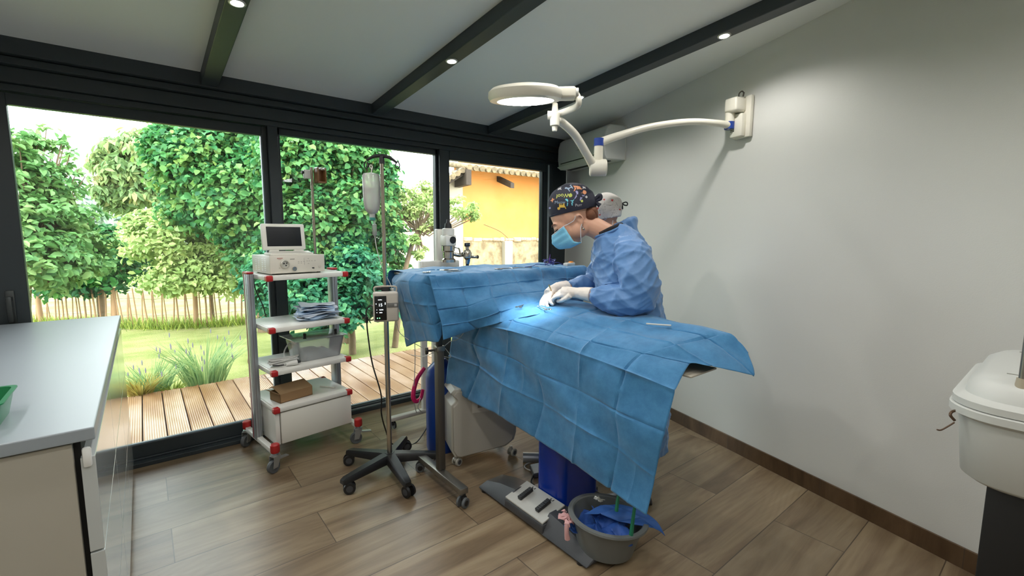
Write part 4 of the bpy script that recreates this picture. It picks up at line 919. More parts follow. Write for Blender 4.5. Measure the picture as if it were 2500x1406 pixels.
m = MB(); m.cyl((-.048,-.0325,.024),(-.048,-.0335,.024),.003,n=10); m.cyl((-.036,-.0325,.024),(-.036,-.0335,.024),.003,n=10); m.build('green_led', emis('led_green', (.2,1,.35,1), 2.0), dsp)
m = MB(); m.rbox(.006,.068,-.0318,-.028,.082,.108,.001); st_ = m.build('key_strip', mat('key_strip_grey', srgb(108,108,106), .4), pu)
m = MB(); m.rbox(.046,.060,-.0325,-.030,.088,.102,.001); m.build('key', mat('key_pale', srgb(180,180,176), .4), st_)
m = MB(); m.tube([(-.058,-.005,.165),(-.062,-.005,.190),(-.045,-.005,.200),(.045,-.005,.200),(.062,-.005,.190),(.058,-.005,.165)], .0042, n=10, sub=3); m.build('carry_handle', mat('handle_tan', srgb(190,180,165), .35), pu)
m = MB(); m.rbox(-.022,.022,.026,.075,.06,.20,.006); m.cyl((-.05,.045,.185),(-.02,.045,.185),.010,n=14); m.build('clamp', BLK, pu)
# mains lead of the pump
m = MB(); P0 = Vector((1.085, 2.522, 0)); v = u*-1
pts = [P0+v*.070+Vector((0,-.03,1.02)), P0+v*.10+Vector((0,-.03,1.03)), P0+v*.125+Vector((0,-.03,1.0)), P0+v*.125+Vector((0,-.03,.95)), P0+v*.12+Vector((0,-.03,.86)), P0+v*.10+Vector((0,-.03,.69)), P0+v*.05+Vector((0,-.02,.50)), P0+Vector((-.02,.06,.36)), P0+Vector((.05,.17,.20)), P0+Vector((.13,.27,.05)), P0+Vector((.22,.27,.007)), P0+Vector((.32,.27,.007)), P0+Vector((.46,.33,.10))]
m.tube(pts, .0042, n=8, sub=6); o = m.build('power_lead', BLK); tag(o, 'black mains lead drooping from the infusion pump down to the floor', 'cable')
m = MB(); m.cyl(pts[3]+Vector((0,0,.015)), pts[3]+Vector((0,0,-.02)), .009, n=12); m.rbox(pts[0].x-.02, pts[0].x+.02, pts[0].y-.012, pts[0].y+.012, 1.01, 1.035, .005); m.build('plug', BLK, o)
# ================================================================== OPERATING TABLE (blue column, grey foot plate)
BLUE = mat('deep_blue_enamel', srgb(4, 44, 138), .22, coat=.4)
ot = thing('operating_table', 'operating table on a glossy blue column with a dark grey floor base', 'operating table', (1.40, 1.22, 0))
def rrect(cx, cy, hx, hy, z, r, n=5):
    out = []
    for (sx, sy, a0) in ((1,1,0),(-1,1,90),(-1,-1,180),(1,-1,270)):
        for k in range(n+1): a = R(a0+90*k/n); out.append(Vector((cx+sx*(hx-r)+r*math.cos(a), cy+sy*(hy-r)+r*math.sin(a), z)))
    return out
m = MB(); m.loft([rrect(.31,.42,.155,.105,.05,.04), rrect(.31,.42,.150,.100,.07,.05), rrect(.31,.42,.150,.100,.56,.05)]); m.build('column', BLUE, ot, smooth=60)
m = MB(); m.loft([rrect(.31,.42,.125,.08,.55,.03), rrect(.31,.42,.125,.08,.90,.03)]); m.build('inner_column', STEEL, ot, smooth=60)
# foot bar: low wedges either side of a pedal block
m = MB()
def wedge(ya, yb, za, zb, x0=0.0, x1=.17):
    # ridge line runs along the bar, front side falls to the floor
    def sec(y, h, w): return [Vector((x0-.0, y, .012)), Vector((x0+.012, y, .012+h*.35)), Vector((x0+.05*w+.01, y, .012+h)), Vector((x1, y, .012+h)), Vector((x1, y, .012))]
    m.loft([sec(ya, za, 1), sec((ya+yb)/2, (za+zb)/2+.008, 1), sec(yb, zb, 1)])
wedge(.0, .30, .022, .085); m.build('foot_wedge', DGREY, ot, smooth=25, bevel=.004); m = MB(); wedge(.56, .82, .085, .022); m.build('foot_wedge', DGREY, ot, smooth=25, bevel=.004)
m = MB(); m.rbox(.0, .44, .28, .58, .012, .062, .008); m.rbox(.03, .46, .33, .53, .012, .075, .008); m.build('foot_plate', DGREY, ot)
m = MB(); m.prism([(.004,.285,.062),(.155,.285,.098),(.155,.575,.098),(.004,.575,.062)], (0,0,.010)); pdl = m.build('pedal_panel', mat('pedal_panel_grey', srgb(176,176,170), .4), ot, smooth=0, bevel=.003)
for y in (.36, .495):
    m = MB(); m.prism([(.035,y-.012,.080),(.12,y-.012,.102),(.12,y+.012,.102),(.035,y+.012,.080)], (-.004,0,.016))
    for k in range(7):
        t = k/7; m.box(.032+.085*t, .036+.085*t, y-.011, y+.011, .096+.022*t, .099+.022*t)
    m.build('pedal', BLK, pdl, smooth=0, bevel=.0015)
m = MB()
for y in (.36, .50):
    for (dx, dy) in ((.0,-.010),(.0,.010),(.010,0),(-.008,0)): m.box(.138+dx, .141+dx, y+dy-.002, y+dy+.002, .1035, .1062)
    m.box(.131,.147,y-.009,y-.0075,.1025,.1060)
    m.box(.131,.147,y+.0075,y+.009,.1025,.1060)
m.build('pedal_symbols', BLK, pdl, smooth=0)
m = MB()
for (x, y) in ((.02,.05),(.02,.78),(.40,.32),(.40,.55)): m.cyl((x,y,0),(x,y,.014),.02,n=14)
m.build('rubber_foot', BLK, ot)
m = MB(); m.rbox(.16, .52, -.10, 1.18, .895, .925, .02); m.build('table_top', mat('table_pad_grey', srgb(90,94,98), .5), ot)
m = MB(); m.rbox(.24, .44, -.30, -.05, .885, .893, .003); m.build('end_plate', mat('end_plate_beige', srgb(176,170,156), .4), ot)
m = MB(); m.rbox(.16, .60, .2, .64, .85, .895, .01); m.build('sub_frame', STEEL, ot)

# ================================================================== DRAPES
DRAPE = bpy.data.materials.new('sterile_drape_blue'); DRAPE.use_nodes = True; nt = DRAPE.node_tree; b = nt.nodes['Principled BSDF']
geo = nt.nodes.new('ShaderNodeNewGeometry'); n = nt.nodes.new('ShaderNodeTexNoise'); n.inputs['Scale'].default_value = 22; n.inputs['Detail'].default_value = 8; n.inputs['Roughness'].default_value = .7
nt.links.new(geo.outputs['Position'], n.inputs['Vector']); cr = nt.nodes.new('ShaderNodeValToRGB'); cr.color_ramp.elements[0].position = .3; cr.color_ramp.elements[1].position = .7
cr.color_ramp.elements[0].color = srgb(48, 108, 154); cr.color_ramp.elements[1].color = srgb(66, 130, 176); nt.links.new(n.outputs[0], cr.inputs[0]); nt.links.new(cr.outputs[0], b.inputs['Base Color'])
b.inputs['Roughness'].default_value = .62; b.inputs['Sheen Weight'].default_value = .25; b.inputs['Specular IOR Level'].default_value = .3
n2 = nt.nodes.new('ShaderNodeTexNoise'); n2.inputs['Scale'].default_value = 260; bp = nt.nodes.new('ShaderNodeBump'); bp.inputs['Strength'].default_value = .12; bp.inputs['Distance'].default_value = .002
nt.links.new(geo.outputs['Position'], n2.inputs['Vector']); nt.links.new(n2.outputs[0], bp.inputs['Height']); nt.links.new(bp.outputs[0], b.inputs['Normal'])

def sheet(name, net, sub=12, ridge=.0035, bulge=.008, seed=1, mt=None, parent=None, th=.0012, soft=.35, wr=.004, ridge_w=.10, hem=True):
    """cloth through a net of control points; the net lines are pressed fold creases, alternating in and out"""
    nr, nc = len(net), len(net[0]); P = [[Vector(p) for p in r] for r in net]; V = []; idx = {}
    def pos(u, v):
        i = min(int(v), nr-2); j = min(int(u), nc-2); fv = v-i; fu = u-j
        bl = P[i][j]*(1-fu)*(1-fv)+P[i][j+1]*fu*(1-fv)+P[i+1][j]*(1-fu)*fv+P[i+1][j+1]*fu*fv
        def cr_(a, b, c, d, t): return 0.5*((2*b)+(-a+c)*t+(2*a-5*b+4*c-d)*t*t+(-a+3*b-3*c+d)*t**3)
        rows = []
        for ii in range(i-1, i+3):
            k = max(0, min(nr-1, ii)); r = P[k]
            rows.append(cr_(r[max(0,j-1)], r[j], r[j+1], r[min(nc-1,j+2)], fu))
        sm = cr_(*rows, fv)
        return bl*(1-soft)+sm*soft
    NU, NV = (nc-1)*sub, (nr-1)*sub; G = [[pos(u/sub, v/sub) for u in range(NU+1)] for v in range(NV+1)]
    for v in range(NV+1):
        for u in range(NU+1):
            du = G[v][min(u+1,NU)]-G[v][max(u-1,0)]; dv = G[min(v+1,NV)][u]-G[max(v-1,0)][u]; n = du.cross(dv)
            n = n.normalized() if n.length > 1e-9 else Vector((0,0,1))
            fu, fv = u/sub, v/sub; a = fu-round(fu); c = fv-round(fv); h = 0
            su = 1 if (int(round(fu))+seed) % 2 else -1; sv = 1 if (int(round(fv))+seed//2) % 2 else -1
            kr = .35+1.1*abs(nz((fu*1.3, fv*1.3, seed*.7)))*2
            if 0 < round(fu) < nc-1: h += su*ridge*kr*max(0, 1-abs(a)/ridge_w)
            if 0 < round(fv) < nr-1: h += sv*ridge*kr*max(0, 1-abs(c)/ridge_w)
            for q in (.5,):
                d2 = min(abs(fu-int(fu)-q), .5); h += .35*ridge*max(0, 1-d2/(ridge_w*.8))*max(0, nz((int(fu)*3.7, int(fv)*2.9, seed+2))*2)
            ci, cj = min(int(fv), nr-2), min(int(fu), nc-2); sg = 1 if (ci+cj+seed) % 2 else -1
            h += sg*bulge*math.sin(PI*(fu-cj))*math.sin(PI*(fv-ci))*(.5+.8*abs(nz((ci*3.1, cj*2.7, seed))))
            p = G[v][u]; h += wr*nz(p*6, 1, seed)+wr*.5*nz(p*15, 1, seed+1)
            V.append(p+n*h)
    F = [(v*(NU+1)+u, v*(NU+1)+u+1, (v+1)*(NU+1)+u+1, (v+1)*(NU+1)+u) for v in range(NV) for u in range(NU)]
    m = MB(); m.add(V, F); o = m.build(name, mt or DRAPE, parent, smooth=24, fix=False)
    s = o.modifiers.new('t', 'SOLIDIFY'); s.thickness = th; s.offset = 0
    return o
# columns run along the table (far end -> near end), rows run from the front hem over the table to the far side
ys = [2.51, 2.24, 1.93, 1.64, 1.37, 1.15, .95]
hem = [.488,.455,.452,.430,.406,.374,.352]; r2 = [.68,.678,.644,.62,.60,.562,.51]; r1 = [.815,.805,.792,.771,.748,.725,.70]
net = []
net.append([(1.47,ys[j]+(.0,.02,.01,.01,.01,.02,.03)[j],hem[j]) for j in range(7)])
net.append([(1.47+(.0,.02,-.01,.02,-.01,.015,.02)[j],(2.46,2.15,1.89,1.60,1.35,1.14,.965)[j],r2[j]) for j in range(7)])
net.append([(1.475+(.0,-.01,.015,-.015,.01,-.01,.02)[j],(2.42,2.19,1.88,1.62,1.36,1.15,.935)[j],r1[j]) for j in range(7)])
net.append([(1.485,2.40,.90),(1.48,2.13,.925),(1.47,1.85,.945),(1.475,1.58,.935),(1.48,1.35,.92),(1.50,1.13,.895),(1.53,.92,.86)])
net.append([(1.53,2.40,.965),(1.51,2.10,.975),(1.505,1.86,.985),(1.52,1.58,.978),(1.53,1.34,.968),(1.57,1.10,.962),(1.67,.945,.938)])
net.append([(1.66,2.40,.99),(1.66,2.12,1.015),(1.65,1.86,1.035),(1.66,1.60,1.025),(1.67,1.36,1.005),(1.69,1.03,.993),(1.71,.88,.93)])
net.append([(1.80,2.40,1.0),(1.80,2.12,1.045),(1.80,1.86,1.055),(1.80,1.60,1.045),(1.80,1.34,1.030),(1.84,.97,1.018),(1.86,.775,.893)])
net.append([(1.96,2.40,1.0),(1.97,2.10,1.03),(1.97,1.84,1.055),(1.95,1.58,1.050),(1.93,1.32,1.043),(1.925,.925,1.028),(1.925,.835,.962)])
net.append([(2.00,2.40,.80),(2.0,2.12,.80),(2.0,1.86,.80),(1.99,1.60,.80),(1.98,1.34,.80),(1.985,.96,.86),(1.96,.86,.90)])
o = sheet('surgical_drape', net, sub=22, seed=1, ridge=.0065, bulge=.013, soft=.30, wr=.007, ridge_w=.055); tag(o, 'large creased blue drape covering the operating table and hanging over its front', 'surgical drape')
# instrument table and its drape
it = thing('instrument_table', 'tall overbed instrument table on a grey steel post with a wheeled foot bar', 'instrument table', (1.235, 2.2, 0))
m = MB(); m.rbox(-.010, .040, -.25, .23, .066, .100, .004); m.build('foot_bar', STEEL, it)
m = MB(); m.rbox(.0, .042, -.012, .030, .10, .80, .004); m.build('post', mat('post_grey_steel', srgb(92,87,80), .45, metal=.6), it)
m = MB(); m.rbox(.006, .036, -.006, .024, .78, 1.18, .004); m.build('inner_post', mat('post_dark_steel', srgb(84,80,74), .4, metal=.7), it)
m = MB(); m.rbox(-.004,.046,-.016,.034,.795,.825,.004); m.build('clamp_collar', STEEL, it)
m = MB(); m.cyl((.0,.015,.80),(-.04,.03,.80),.006,n=10); m.lathe([(0,0),(.018,.002),(.020,.010),(.017,.018),(0,.020)], (-.035,.028,.80), (-.94,.35,0), n=8); m.build('knob', BLK, it)
for y in (-.245, .225):
    castor(it, 'castor', .016, y, .028, RUB, .070, ang=R(200 if y < 0 else 150), twin=True, w=.020, metalm=BLK)
m = MB(); m.rbox(-.02, 1.22, .03, .49, 1.192, 1.208, .006); m.build('tray_top', STEEL, it)
m = MB(); m.rbox(.0, .035, -.0, .40, 1.165, 1.19, .004); m.rbox(.02, 1.2, .20, .235, 1.165, 1.19, .004); m.build('tray_arm', STEEL, it)
n2_ = [[(1.183,2.748,1.094),(1.383,2.748,1.131),(1.565,2.748,1.131),(1.774,2.748,1.131),(2.002,2.748,1.131),(2.23,2.748,1.131),(2.439,2.748,1.131)],
  [(1.197,2.712,1.218),(1.383,2.712,1.219),(1.565,2.712,1.219),(1.774,2.712,1.219),(2.002,2.712,1.219),(2.23,2.712,1.219),(2.439,2.712,1.219)],
  [(1.197,2.457,1.217),(1.383,2.457,1.223),(1.565,2.457,1.217),(1.774,2.457,1.223),(2.002,2.457,1.217),(2.23,2.457,1.223),(2.439,2.457,1.217)],
  [(1.192,2.202,1.22),(1.383,2.202,1.22),(1.565,2.202,1.22),(1.774,2.202,1.22),(2.002,2.202,1.22),(2.23,2.202,1.22),(2.439,2.202,1.22)],
  [(1.197,2.17,1.149),(1.383,2.157,1.144),(1.547,2.129,1.149),(1.747,2.12,1.158),(1.966,2.139,1.158),(2.202,2.157,1.149),(2.421,2.166,1.131)],
  [(1.206,2.13,1.04),(1.37,2.09,1.05),(1.5,2.04,1.09),(1.7,2.02,1.105),(1.87,2.02,1.1),(2.05,2.08,1.07),(2.35,2.13,1.04)],
  [(1.212,2.1,0.96),(1.37,2.09,0.965),(1.5,1.97,1.015),(1.68,1.93,1.06),(1.86,1.93,1.065),(1.99,2,1.02),(2.3,2.1,0.92)],
  [(1.213,2.085,0.885),(1.42,2.085,.918),(1.475,1.93,.972),(1.60,1.78,1.024),(1.83,1.76,1.048),(1.98,1.85,1.045),(2.1,2,0.9)]]
o = sheet('surgical_drape', n2_, sub=18, seed=4, ridge=.006, bulge=.012, soft=.40, wr=.008, ridge_w=.06); tag(o, 'blue drape over the tall instrument table, falling forward onto the patient', 'surgical drape')
# corner flap at the left end of the instrument table
n3_ = [[(1.235,2.2,1.221),(1.188,2.207,1.222),(1.183,2.33,1.222),(1.192,2.457,1.222),(1.21,2.584,1.212),(1.256,2.712,1.203)],
  [(1.245,2.17,1.15),(1.174,2.22,1.176),(1.142,2.33,1.176),(1.147,2.475,1.167),(1.174,2.603,1.14),(1.219,2.73,1.149)],
  [(1.25,2.165,1.06),(1.183,2.211,1.058),(1.165,2.321,1.058),(1.165,2.439,1.058),(1.183,2.566,1.04),(1.229,2.666,1.058)],
  [(1.25,2.165,0.97),(1.201,2.184,0.949),(1.192,2.293,0.949),(1.192,2.421,0.94),(1.201,2.548,0.912),(1.238,2.639,0.93)],
  [(1.25,2.165,0.895),(1.215,2.148,0.862),(1.21,2.257,0.849),(1.21,2.384,0.817),(1.21,2.512,0.767),(1.238,2.584,0.785)]]
o = sheet('surgical_drape', n3_, sub=12, seed=7, ridge=.004, bulge=.006, soft=.6, wr=.006); tag(o, 'blue drape flap hanging down the left end of the instrument table', 'surgical drape')
# things on the instrument table
def inst(name, label, x, y, rz, kind):
    t = thing(name, label, 'instrument', (x, y, 1.2245), rz, 'steel instruments on the draped table'); m = MB()
    for s in (-1, 1):
        m.tube([(-.06,s*.012,.004),(-.048,s*.024,.004),(-.034,s*.014,.004),(-.046,s*.004,.004),(-.06,s*.012,.004)], .0024, n=7, sub=3)
        m.tube([(-.036,s*.012,.004),(.0,s*.004,.005),(.04,-s*.002 if kind else s*.003,.004),(.07,-s*.001,.004)], [.0022,.003,.0028,.0012], n=7)
    m.build('body', CHROME, t)
inst('scissors', 'steel scissors at the far left corner of the draped instrument table', 1.274, 2.321, .5, 1)
inst('forceps', 'steel forceps lying across the scissors on the left corner', 1.329, 2.293, -.3, 0)
inst('forceps', 'steel forceps pointing right, in front of the chrome vaporiser', 1.392, 2.266, .1, 0)
inst('needle_holder', 'needle holder lying near the front edge mid-way along the table', 1.756, 2.275, .15, 0)
inst('scissors', 'small scissors right of the needle holder on the instrument table', 1.875, 2.275, -.1, 1)
inst('forceps', 'forceps next to the coiled purple lead on the instrument table', 2.020, 2.293, .2, 0)
m = MB(); m.rbox(-.05,.05,-.03,.03,0,.008,.003); o = m.build('metal_dish', CHROME, loc=(1.42, 2.366, 1.2255)); tag(o, 'flat steel dish among the instruments at the left of the draped table', 'dish')
m = MB(); rs = random.Random(8)
for k in range(4):
    a, b_ = .035+.006*k, .016+.004*k; m.tube([(a*math.cos(t), b_*math.sin(t), .006+.010*k+.014*abs(math.sin(t*1.5+k))) for t in [2*PI*i/14 for i in range(15)]], .0021, n=7, sub=2)
m.tube([(-.03,0,.01),(-.10,.01,.02),(-.16,-.01,.01),(-.22,0,.004)], .0021, n=7, sub=4); m.tube([(.03,0,.01),(.08,.01,.025),(.13,-.01,.006)], .0021, n=7, sub=4)
o = m.build('electrode_lead', mat('purple_blue_cable', srgb(64, 66, 140), .4), loc=(2.17, 2.293, 1.2255)); tag(o, 'coiled purple and blue cable on the right of the instrument table', 'cable')
m = MB(); m.tube([(0,0,.02),(.004,.002,.05),(.006,0,.085)], [.004,.003,.0012], n=8); m.build('pointed_tip', mat('purple_tip', srgb(110,60,150), .4), o)
hp = thing('suction_handle', 'pale handpiece with an orange lit tip at the right end of the instrument table', 'instrument', (2.352, 2.275, 1.2245), .3)
m = MB(); m.rbox(-.07, .05, -.018, .018, 0, .022, .006); m.build('body', WPLAST, hp)
m = MB(); m.rbox(.0, .035, -.012, .012, .018, .030, .004); m.build('orange_tip', mat('orange_plastic', srgb(250,150,40), .4), hp)
m = MB(); m.tube([(2.248, 2.205, 1.225), (2.246, 2.18, 1.185), (2.231, 2.15, 1.14)], .0015, n=6, sub=4); o = m.build('suture_thread', WPLAST); tag(o, 'thin thread hanging from the instrument table near the gloved hands', 'thread')
pen = thing('scalpel_handle', 'white-grey slim instrument lying on the drape near the table end', 'instrument', (1.80, 1.18, 1.036), R(-60))
m = MB(); m.rbox(-.055, .055, -.005, .005, 0, .007, .003); m.build('body', mat('pale_handle', srgb(205,205,200), .3), pen)
# instruments at the surgical opening
op = thing('tissue_forceps', 'small shiny clamp lying in the bright spot of the surgical field', 'instrument', (1.66, 1.80, 1.047), R(75))
m = MB()
for s in (-1, 1): m.tube([(-.07,s*.012,.004),(-.058,s*.020,.004),(-.046,s*.010,.004),(-.055,s*.004,.004),(-.07,s*.012,.004)], .0022, n=7, sub=3); m.tube([(-.045,s*.009,.004),(.0,s*.003,.005),(.06,-s*.001,.004)], .0022, n=7)
m.build('body', CHROME, op)
op = thing('clamp', 'dark-handled clamp on the drape left of the bright surgical field', 'instrument', (1.62, 1.93, 1.047), R(30))
m = MB()
for s in (-1, 1): m.tube([(-.06,s*.010,.002),(-.048,s*.018,.003),(-.036,s*.009,.003),(-.046,s*.003,.003),(-.06,s*.010,.002)], .002, n=7, sub=3); m.tube([(-.035,s*.008,.003),(.0,s*.003,.004),(.06,-s*.001,.004)], .002, n=7)
m.build('body', STEEL, op)

# ================================================================== ANAESTHESIA STAND (behind the drape)
an = thing('anaesthesia_stand', 'white twin-post anaesthesia stand on wheels behind the instrument table', 'medical stand', (1.60, 3.10, 0))
m = MB(); m.rbox(-.26, .45, -.03, .02, .070, .10, .006); m.rbox(.30,.34,-.25,.28,.07,.10,.006); m.build('base_bar', mat('stand_silver', srgb(188,186,178), .4, metal=.3), an)
for x in (.03, .125):
    m = MB(); m.rbox(x-.022, x+.022, -.02, .018, .095, 1.24, .005); m.build('post', WHITE, an)
for (x, y) in ((-.24,-.005),(.32,-.22),(.32,.25)): castor(an, 'castor', x, y, .030, BLK, .075, ang=R(90), twin=True, w=.02, metalm=BLK)
m = MB(); m.rbox(.02, .34, -.03, .05, 1.16, 1.24, .01); m.rbox(.16,.21,.0,.05,1.10,1.48,.008); m.build('back_bar', WPLAST, an)
vp_ = thing('vaporiser', 'chrome vaporiser with black top knob standing behind the instrument table', 'medical device', (1.775, 2.965, 1.235))
m = MB(); m.lathe([(0,0),(.052,0),(.052,.02),(.040,.03),(.040,.075),(.048,.085),(.048,.12),(0,.12)], n=28); m.build('chrome_body', CHROME, vp_)
m = MB(); m.rbox(-.045,.045,-.045,.045,.12,.20,.01); m.lathe([(0,.20),(.045,.20),(.045,.245),(.035,.25),(0,.25)], n=24); hb = m.build('housing', WPLAST, vp_)
m = MB(); m.cyl((.012,-.046,.165),(.012,-.050,.165),.026,n=24); m.build('black_dial', BLK, hb)
m = MB(); m.cyl((0,0,.25),(0,0,.285),.028,.024,n=20); m.cyl((0,0,.285),(0,0,.315),.016,.010,n=16); m.build('black_knob', BLK, hb)
m = MB(); m.tube([(.03,-.02,.06),(.075,-.03,.05),(.10,-.03,.055)], .014, n=12, sub=3); m.tube([(.04,0,.11),(.085,-.01,.10),(.09,-.02,.055)], .006, n=10, sub=4); m.build('side_outlet', CHROME, vp_)
m = MB(); m.cyl((.10,-.03,.055),(.112,-.03,.056),.017,n=16); m.build('outlet_opening', BLK, vp_)
fm_ = thing('flow_valve', 'small chrome valve with black top and blue joint, right of the vaporiser', 'medical device', (1.90, 2.90, 1.20))
m = MB(); m.lathe([(0,.02),(.014,.02),(.014,.05),(.030,.065),(.034,.10),(.022,.125),(.012,.13),(.012,.15),(0,.15)], n=24); m.build('chrome_body', CHROME, fm_)
m = MB(); m.rbox(-.022,.022,-.01,.01,.15,.178,.006); m.cyl((0,0,0),(0,0,.03),.012,n=12); bt_ = m.build('black_top', BLK, fm_)
m = MB()
for s in (-1, 1): m.cyl((s*.010,-.0105,.165),(s*.010,-.0112,.165),.005,n=12)
m.build('port_ring', CHROME, bt_)
m = MB(); m.tube([(.01,-.01,.075),(.05,-.02,.072),(.075,-.02,.072)], .010, n=12, sub=2); m.build('side_arm', CHROME, fm_)
m = MB(); m.cyl((.075,-.02,.072),(.083,-.02,.072),.013,n=14); m.build('arm_end', BLK, fm_)
m = MB(); m.tube([(0,-.012,.075),(.005,-.014,.05),(.0,-.006,.02)], .010, n=10, sub=2); m.build('blue_joint', mat('blue_joint', srgb(46,110,170), .4), fm_)
# anaesthesia equipment below: white cabinet on castors, pink hose, blue cylinder
wu = thing('white_floor_unit', 'white boxy floor unit on small castors under the table, rounded corners', 'medical device', (1.405, 2.33, 0), R(-18))
def plate(x0, x1, z0, z1, y0, y1, r, n=6):
    out = []
    for (cx, cz, a0) in ((x1-r, z1-r, 0), (x0+r, z1-r, 90), (x0+r, z0+r, 180), (x1-r, z0+r, 270)):
        for k in range(n+1): a = R(a0+90*k/n); out.append((cx+r*math.cos(a), cz+r*math.sin(a)))
    return [[Vector((x, y0, z)) for x, z in out], [Vector((x, y1, z)) for x, z in out]]
m = MB()
# left edge has a rounded grip notch
out = [(.025,.50),(.0,.475)]+[(.0+.030*math.sin(PI*k/8), .470-.07*k/8) for k in range(0,9)]+[(.0,.39),(.0,.105),(.02,.065),(.05,.055),(.36,.085),(.415,.12),(.43,.17),(.43,.50)]
m.prism([(x, .012, z) for x, z in out], (0,.30,0)); m.build('cabinet', mat('unit_warm_white', srgb(188,185,174), .45), wu, smooth=30, bevel=.012)
m = MB(); m.prism([(x*.93+.012, .0, z*.95+.012) for x, z in out], (0,.02,0)); fpn = m.build('front_panel', mat('unit_front_grey', srgb(176,172,160), .5), wu, smooth=30, bevel=.005)
m = MB(); m.rbox(.13,.40,-.003,.002,.34,.48,.002); q_ = m.build('inset_panel', mat('inset_pale', srgb(196,194,184), .4), fpn)
m = MB(); m.rbox(.165,.38,-.005,.0,.37,.48,.002); m.build('inset_window', mat('inset_grey', srgb(120,118,112), .4), q_)
for (x, y) in ((.03,.03),(.40,.03),(.03,.28),(.40,.28)): castor(wu, 'castor', x, y, .026, mat('pale_castor', srgb(170,168,158), .4), .07, ang=R(30), twin=True, w=.018, metalm=mat('pale_castor', srgb(170,168,158), .4))
gc = thing('gas_cylinder', 'dark blue cylinder standing behind the white floor unit', 'cylinder', (1.505, 2.62, 0))
m = MB(); m.lathe([(0,0),(.10,0),(.105,.02),(.105,.50),(.09,.56),(.05,.60),(.03,.62),(0,.62)], n=28); m.build('body', mat('cylinder_blue', srgb(20,60,140), .35), gc)
m = MB(); m.cyl((0,0,.62),(0,0,.68),.02,n=14); m.tube([(0,0,.66),(-.05,-.08,.67),(-.07,-.10,.62)], .008, n=8, sub=3); m.build('valve', CHROME, gc)
m = MB(); m.tube([(1.475,2.80,.52),(1.425,2.82,.44),(1.395,2.82,.34),(1.41,2.82,.29),(1.45,2.82,.30),(1.47,2.82,.36)], [.013,.015,.016,.016,.014,.012], n=10, sub=5)
o = m.build('pink_hose', mat('pink_rubber', srgb(206, 30, 96), .4)); m = MB(); m.tube([(1.47,2.78,.76),(1.462,2.77,.79),(1.475,2.75,.80)], .016, n=8, sub=3); m.build('hose_end', mat('pink_rubber', srgb(206, 30, 96), .4), o); tag(o, 'bright pink hose loop hanging beside the white posts', 'hose')
m = MB(); m.tube([(1.40,2.80,.88),(1.405,2.80,.6),(1.40,2.82,.35),(1.43,2.86,.22),(1.47,2.92,.16)], .0028, n=8, sub=6); m.tube([(1.44,2.80,.31),(1.43,2.82,.24),(1.47,2.84,.19),(1.50,2.86,.17)], .003, n=8, sub=5)
o = m.build('clear_tube', mat('clear_line', srgb(206,208,204), .2)); tag(o, 'thin clear tube dropping to the floor in front of the white posts', 'tube')
m = MB(); m.tube([(1.345,2.24,.83),(1.30,2.25,.80),(1.24,2.34,.74),(1.20,2.45,.73)], .0022, n=8, sub=5); m.tube([(1.345,2.24,.83),(1.40,2.24,.835),(1.46,2.26,.87)], .0022, n=8, sub=5)
o = m.build('clear_tube', mat('clear_line', srgb(206,208,204), .2)); tag(o, 'clear drip tubing looped round the knob of the steel post', 'tube')
# clutter under the table
hd = thing('hair_clipper_stand', 'silver tubular device lying on the floor behind the blue column', 'device', (1.80, 2.12, 0), R(-40))
m = MB(); m.tube([(0,0,.035),(.16,0,.035)], [.032,.030], n=18); m.build('barrel', ALU, hd)
m = MB(); m.cyl((.16,0,.035),(.19,0,.035),.030,n=18); m.build('barrel_end', BLK, hd)
m = MB(); m.tube([(.05*math.cos(t)*1.8+.10, .06*math.sin(t)-.06, .006) for t in [2*PI*i/16 for i in range(17)]], .004, n=8, sub=2); m.build('lead', CAB, hd)
fp2 = thing('foot_switch', 'dark foot switch with black cable behind the blue column', 'foot switch', (1.72, 1.93, 0), R(-30))
m = MB(); m.prism([(0,0,0.003),(.13,0,.003),(.13,0,.05),(0,0,.03)], (0,.12,0)); m.build('pedal', DGREY, fp2, smooth=0, bevel=.006)
m = MB(); m.tube([(.0,.0,.02),(-.02,-.06,.006),(.05,-.15,.006),(.08,-.2,.006)], .005, n=8, sub=4); m.build('lead', BLK, fp2)
# waste basin
ba = thing('basin', 'grey plastic basin leaning on the table base, holding discarded blue wraps', 'basin', (1.567, 1.262, 0))
ba.rotation_euler = (0, 0, 0)
BASM = mat('grey_basin_plastic', srgb(104, 108, 108), .38)
m = MB(); m.lathe([(0,.004),(.118,.004),(.126,.010),(.158,.140),(.163,.155),(.175,.157),(.180,.152),(.182,.155),(.180,.163),(.162,.165),(.156,.160),(.122,.018),(0,.012)], n=48)
T_ = Matrix.Translation((0,0,.012)) @ Matrix.Rotation(R(5), 4, Vector((.3,1,0))); m.xform(T_); m.build('tub', BASM, ba)
WR = mat('blue_wrap_discard', srgb(44, 88, 170), .6)
def crumpled(name, label, loc, w, d, amp, seed, mt, rot, cat='wrap', group=None, n=22):
    V = []; F = []
    for j in range(n+1):
        for i in range(n+1):
            u, v = i/n-.5, j/n-.5
            V.append((u*w+.02*nz((u*6,v*6,seed+.5)), v*d+.02*nz((u*6,v*6,seed+9.5)), amp*.8*nz((u*2.2,v*2.2,seed))+amp*.35*abs(nz((u*4,v*4,seed+3)))))
    for j in range(n):
        for i in range(n): a = j*(n+1)+i; F.append((a,a+1,a+n+2,a+n+1))
    m = MB(); m.add(V, F); o = m.build(name, mt, None, smooth=22, fix=False, loc=loc); o.rotation_euler = rot
    s = o.modifiers.new('t', 'SOLIDIFY'); s.thickness = .0015; s.offset = 0; return tag(o, label, cat, group)
crumpled('wrap', 'bright blue wrap crumpled deep in the left of the grey basin', (1.52, 1.32, .11), .17, .15, .05, 2, WR, (.15,.1,.4))
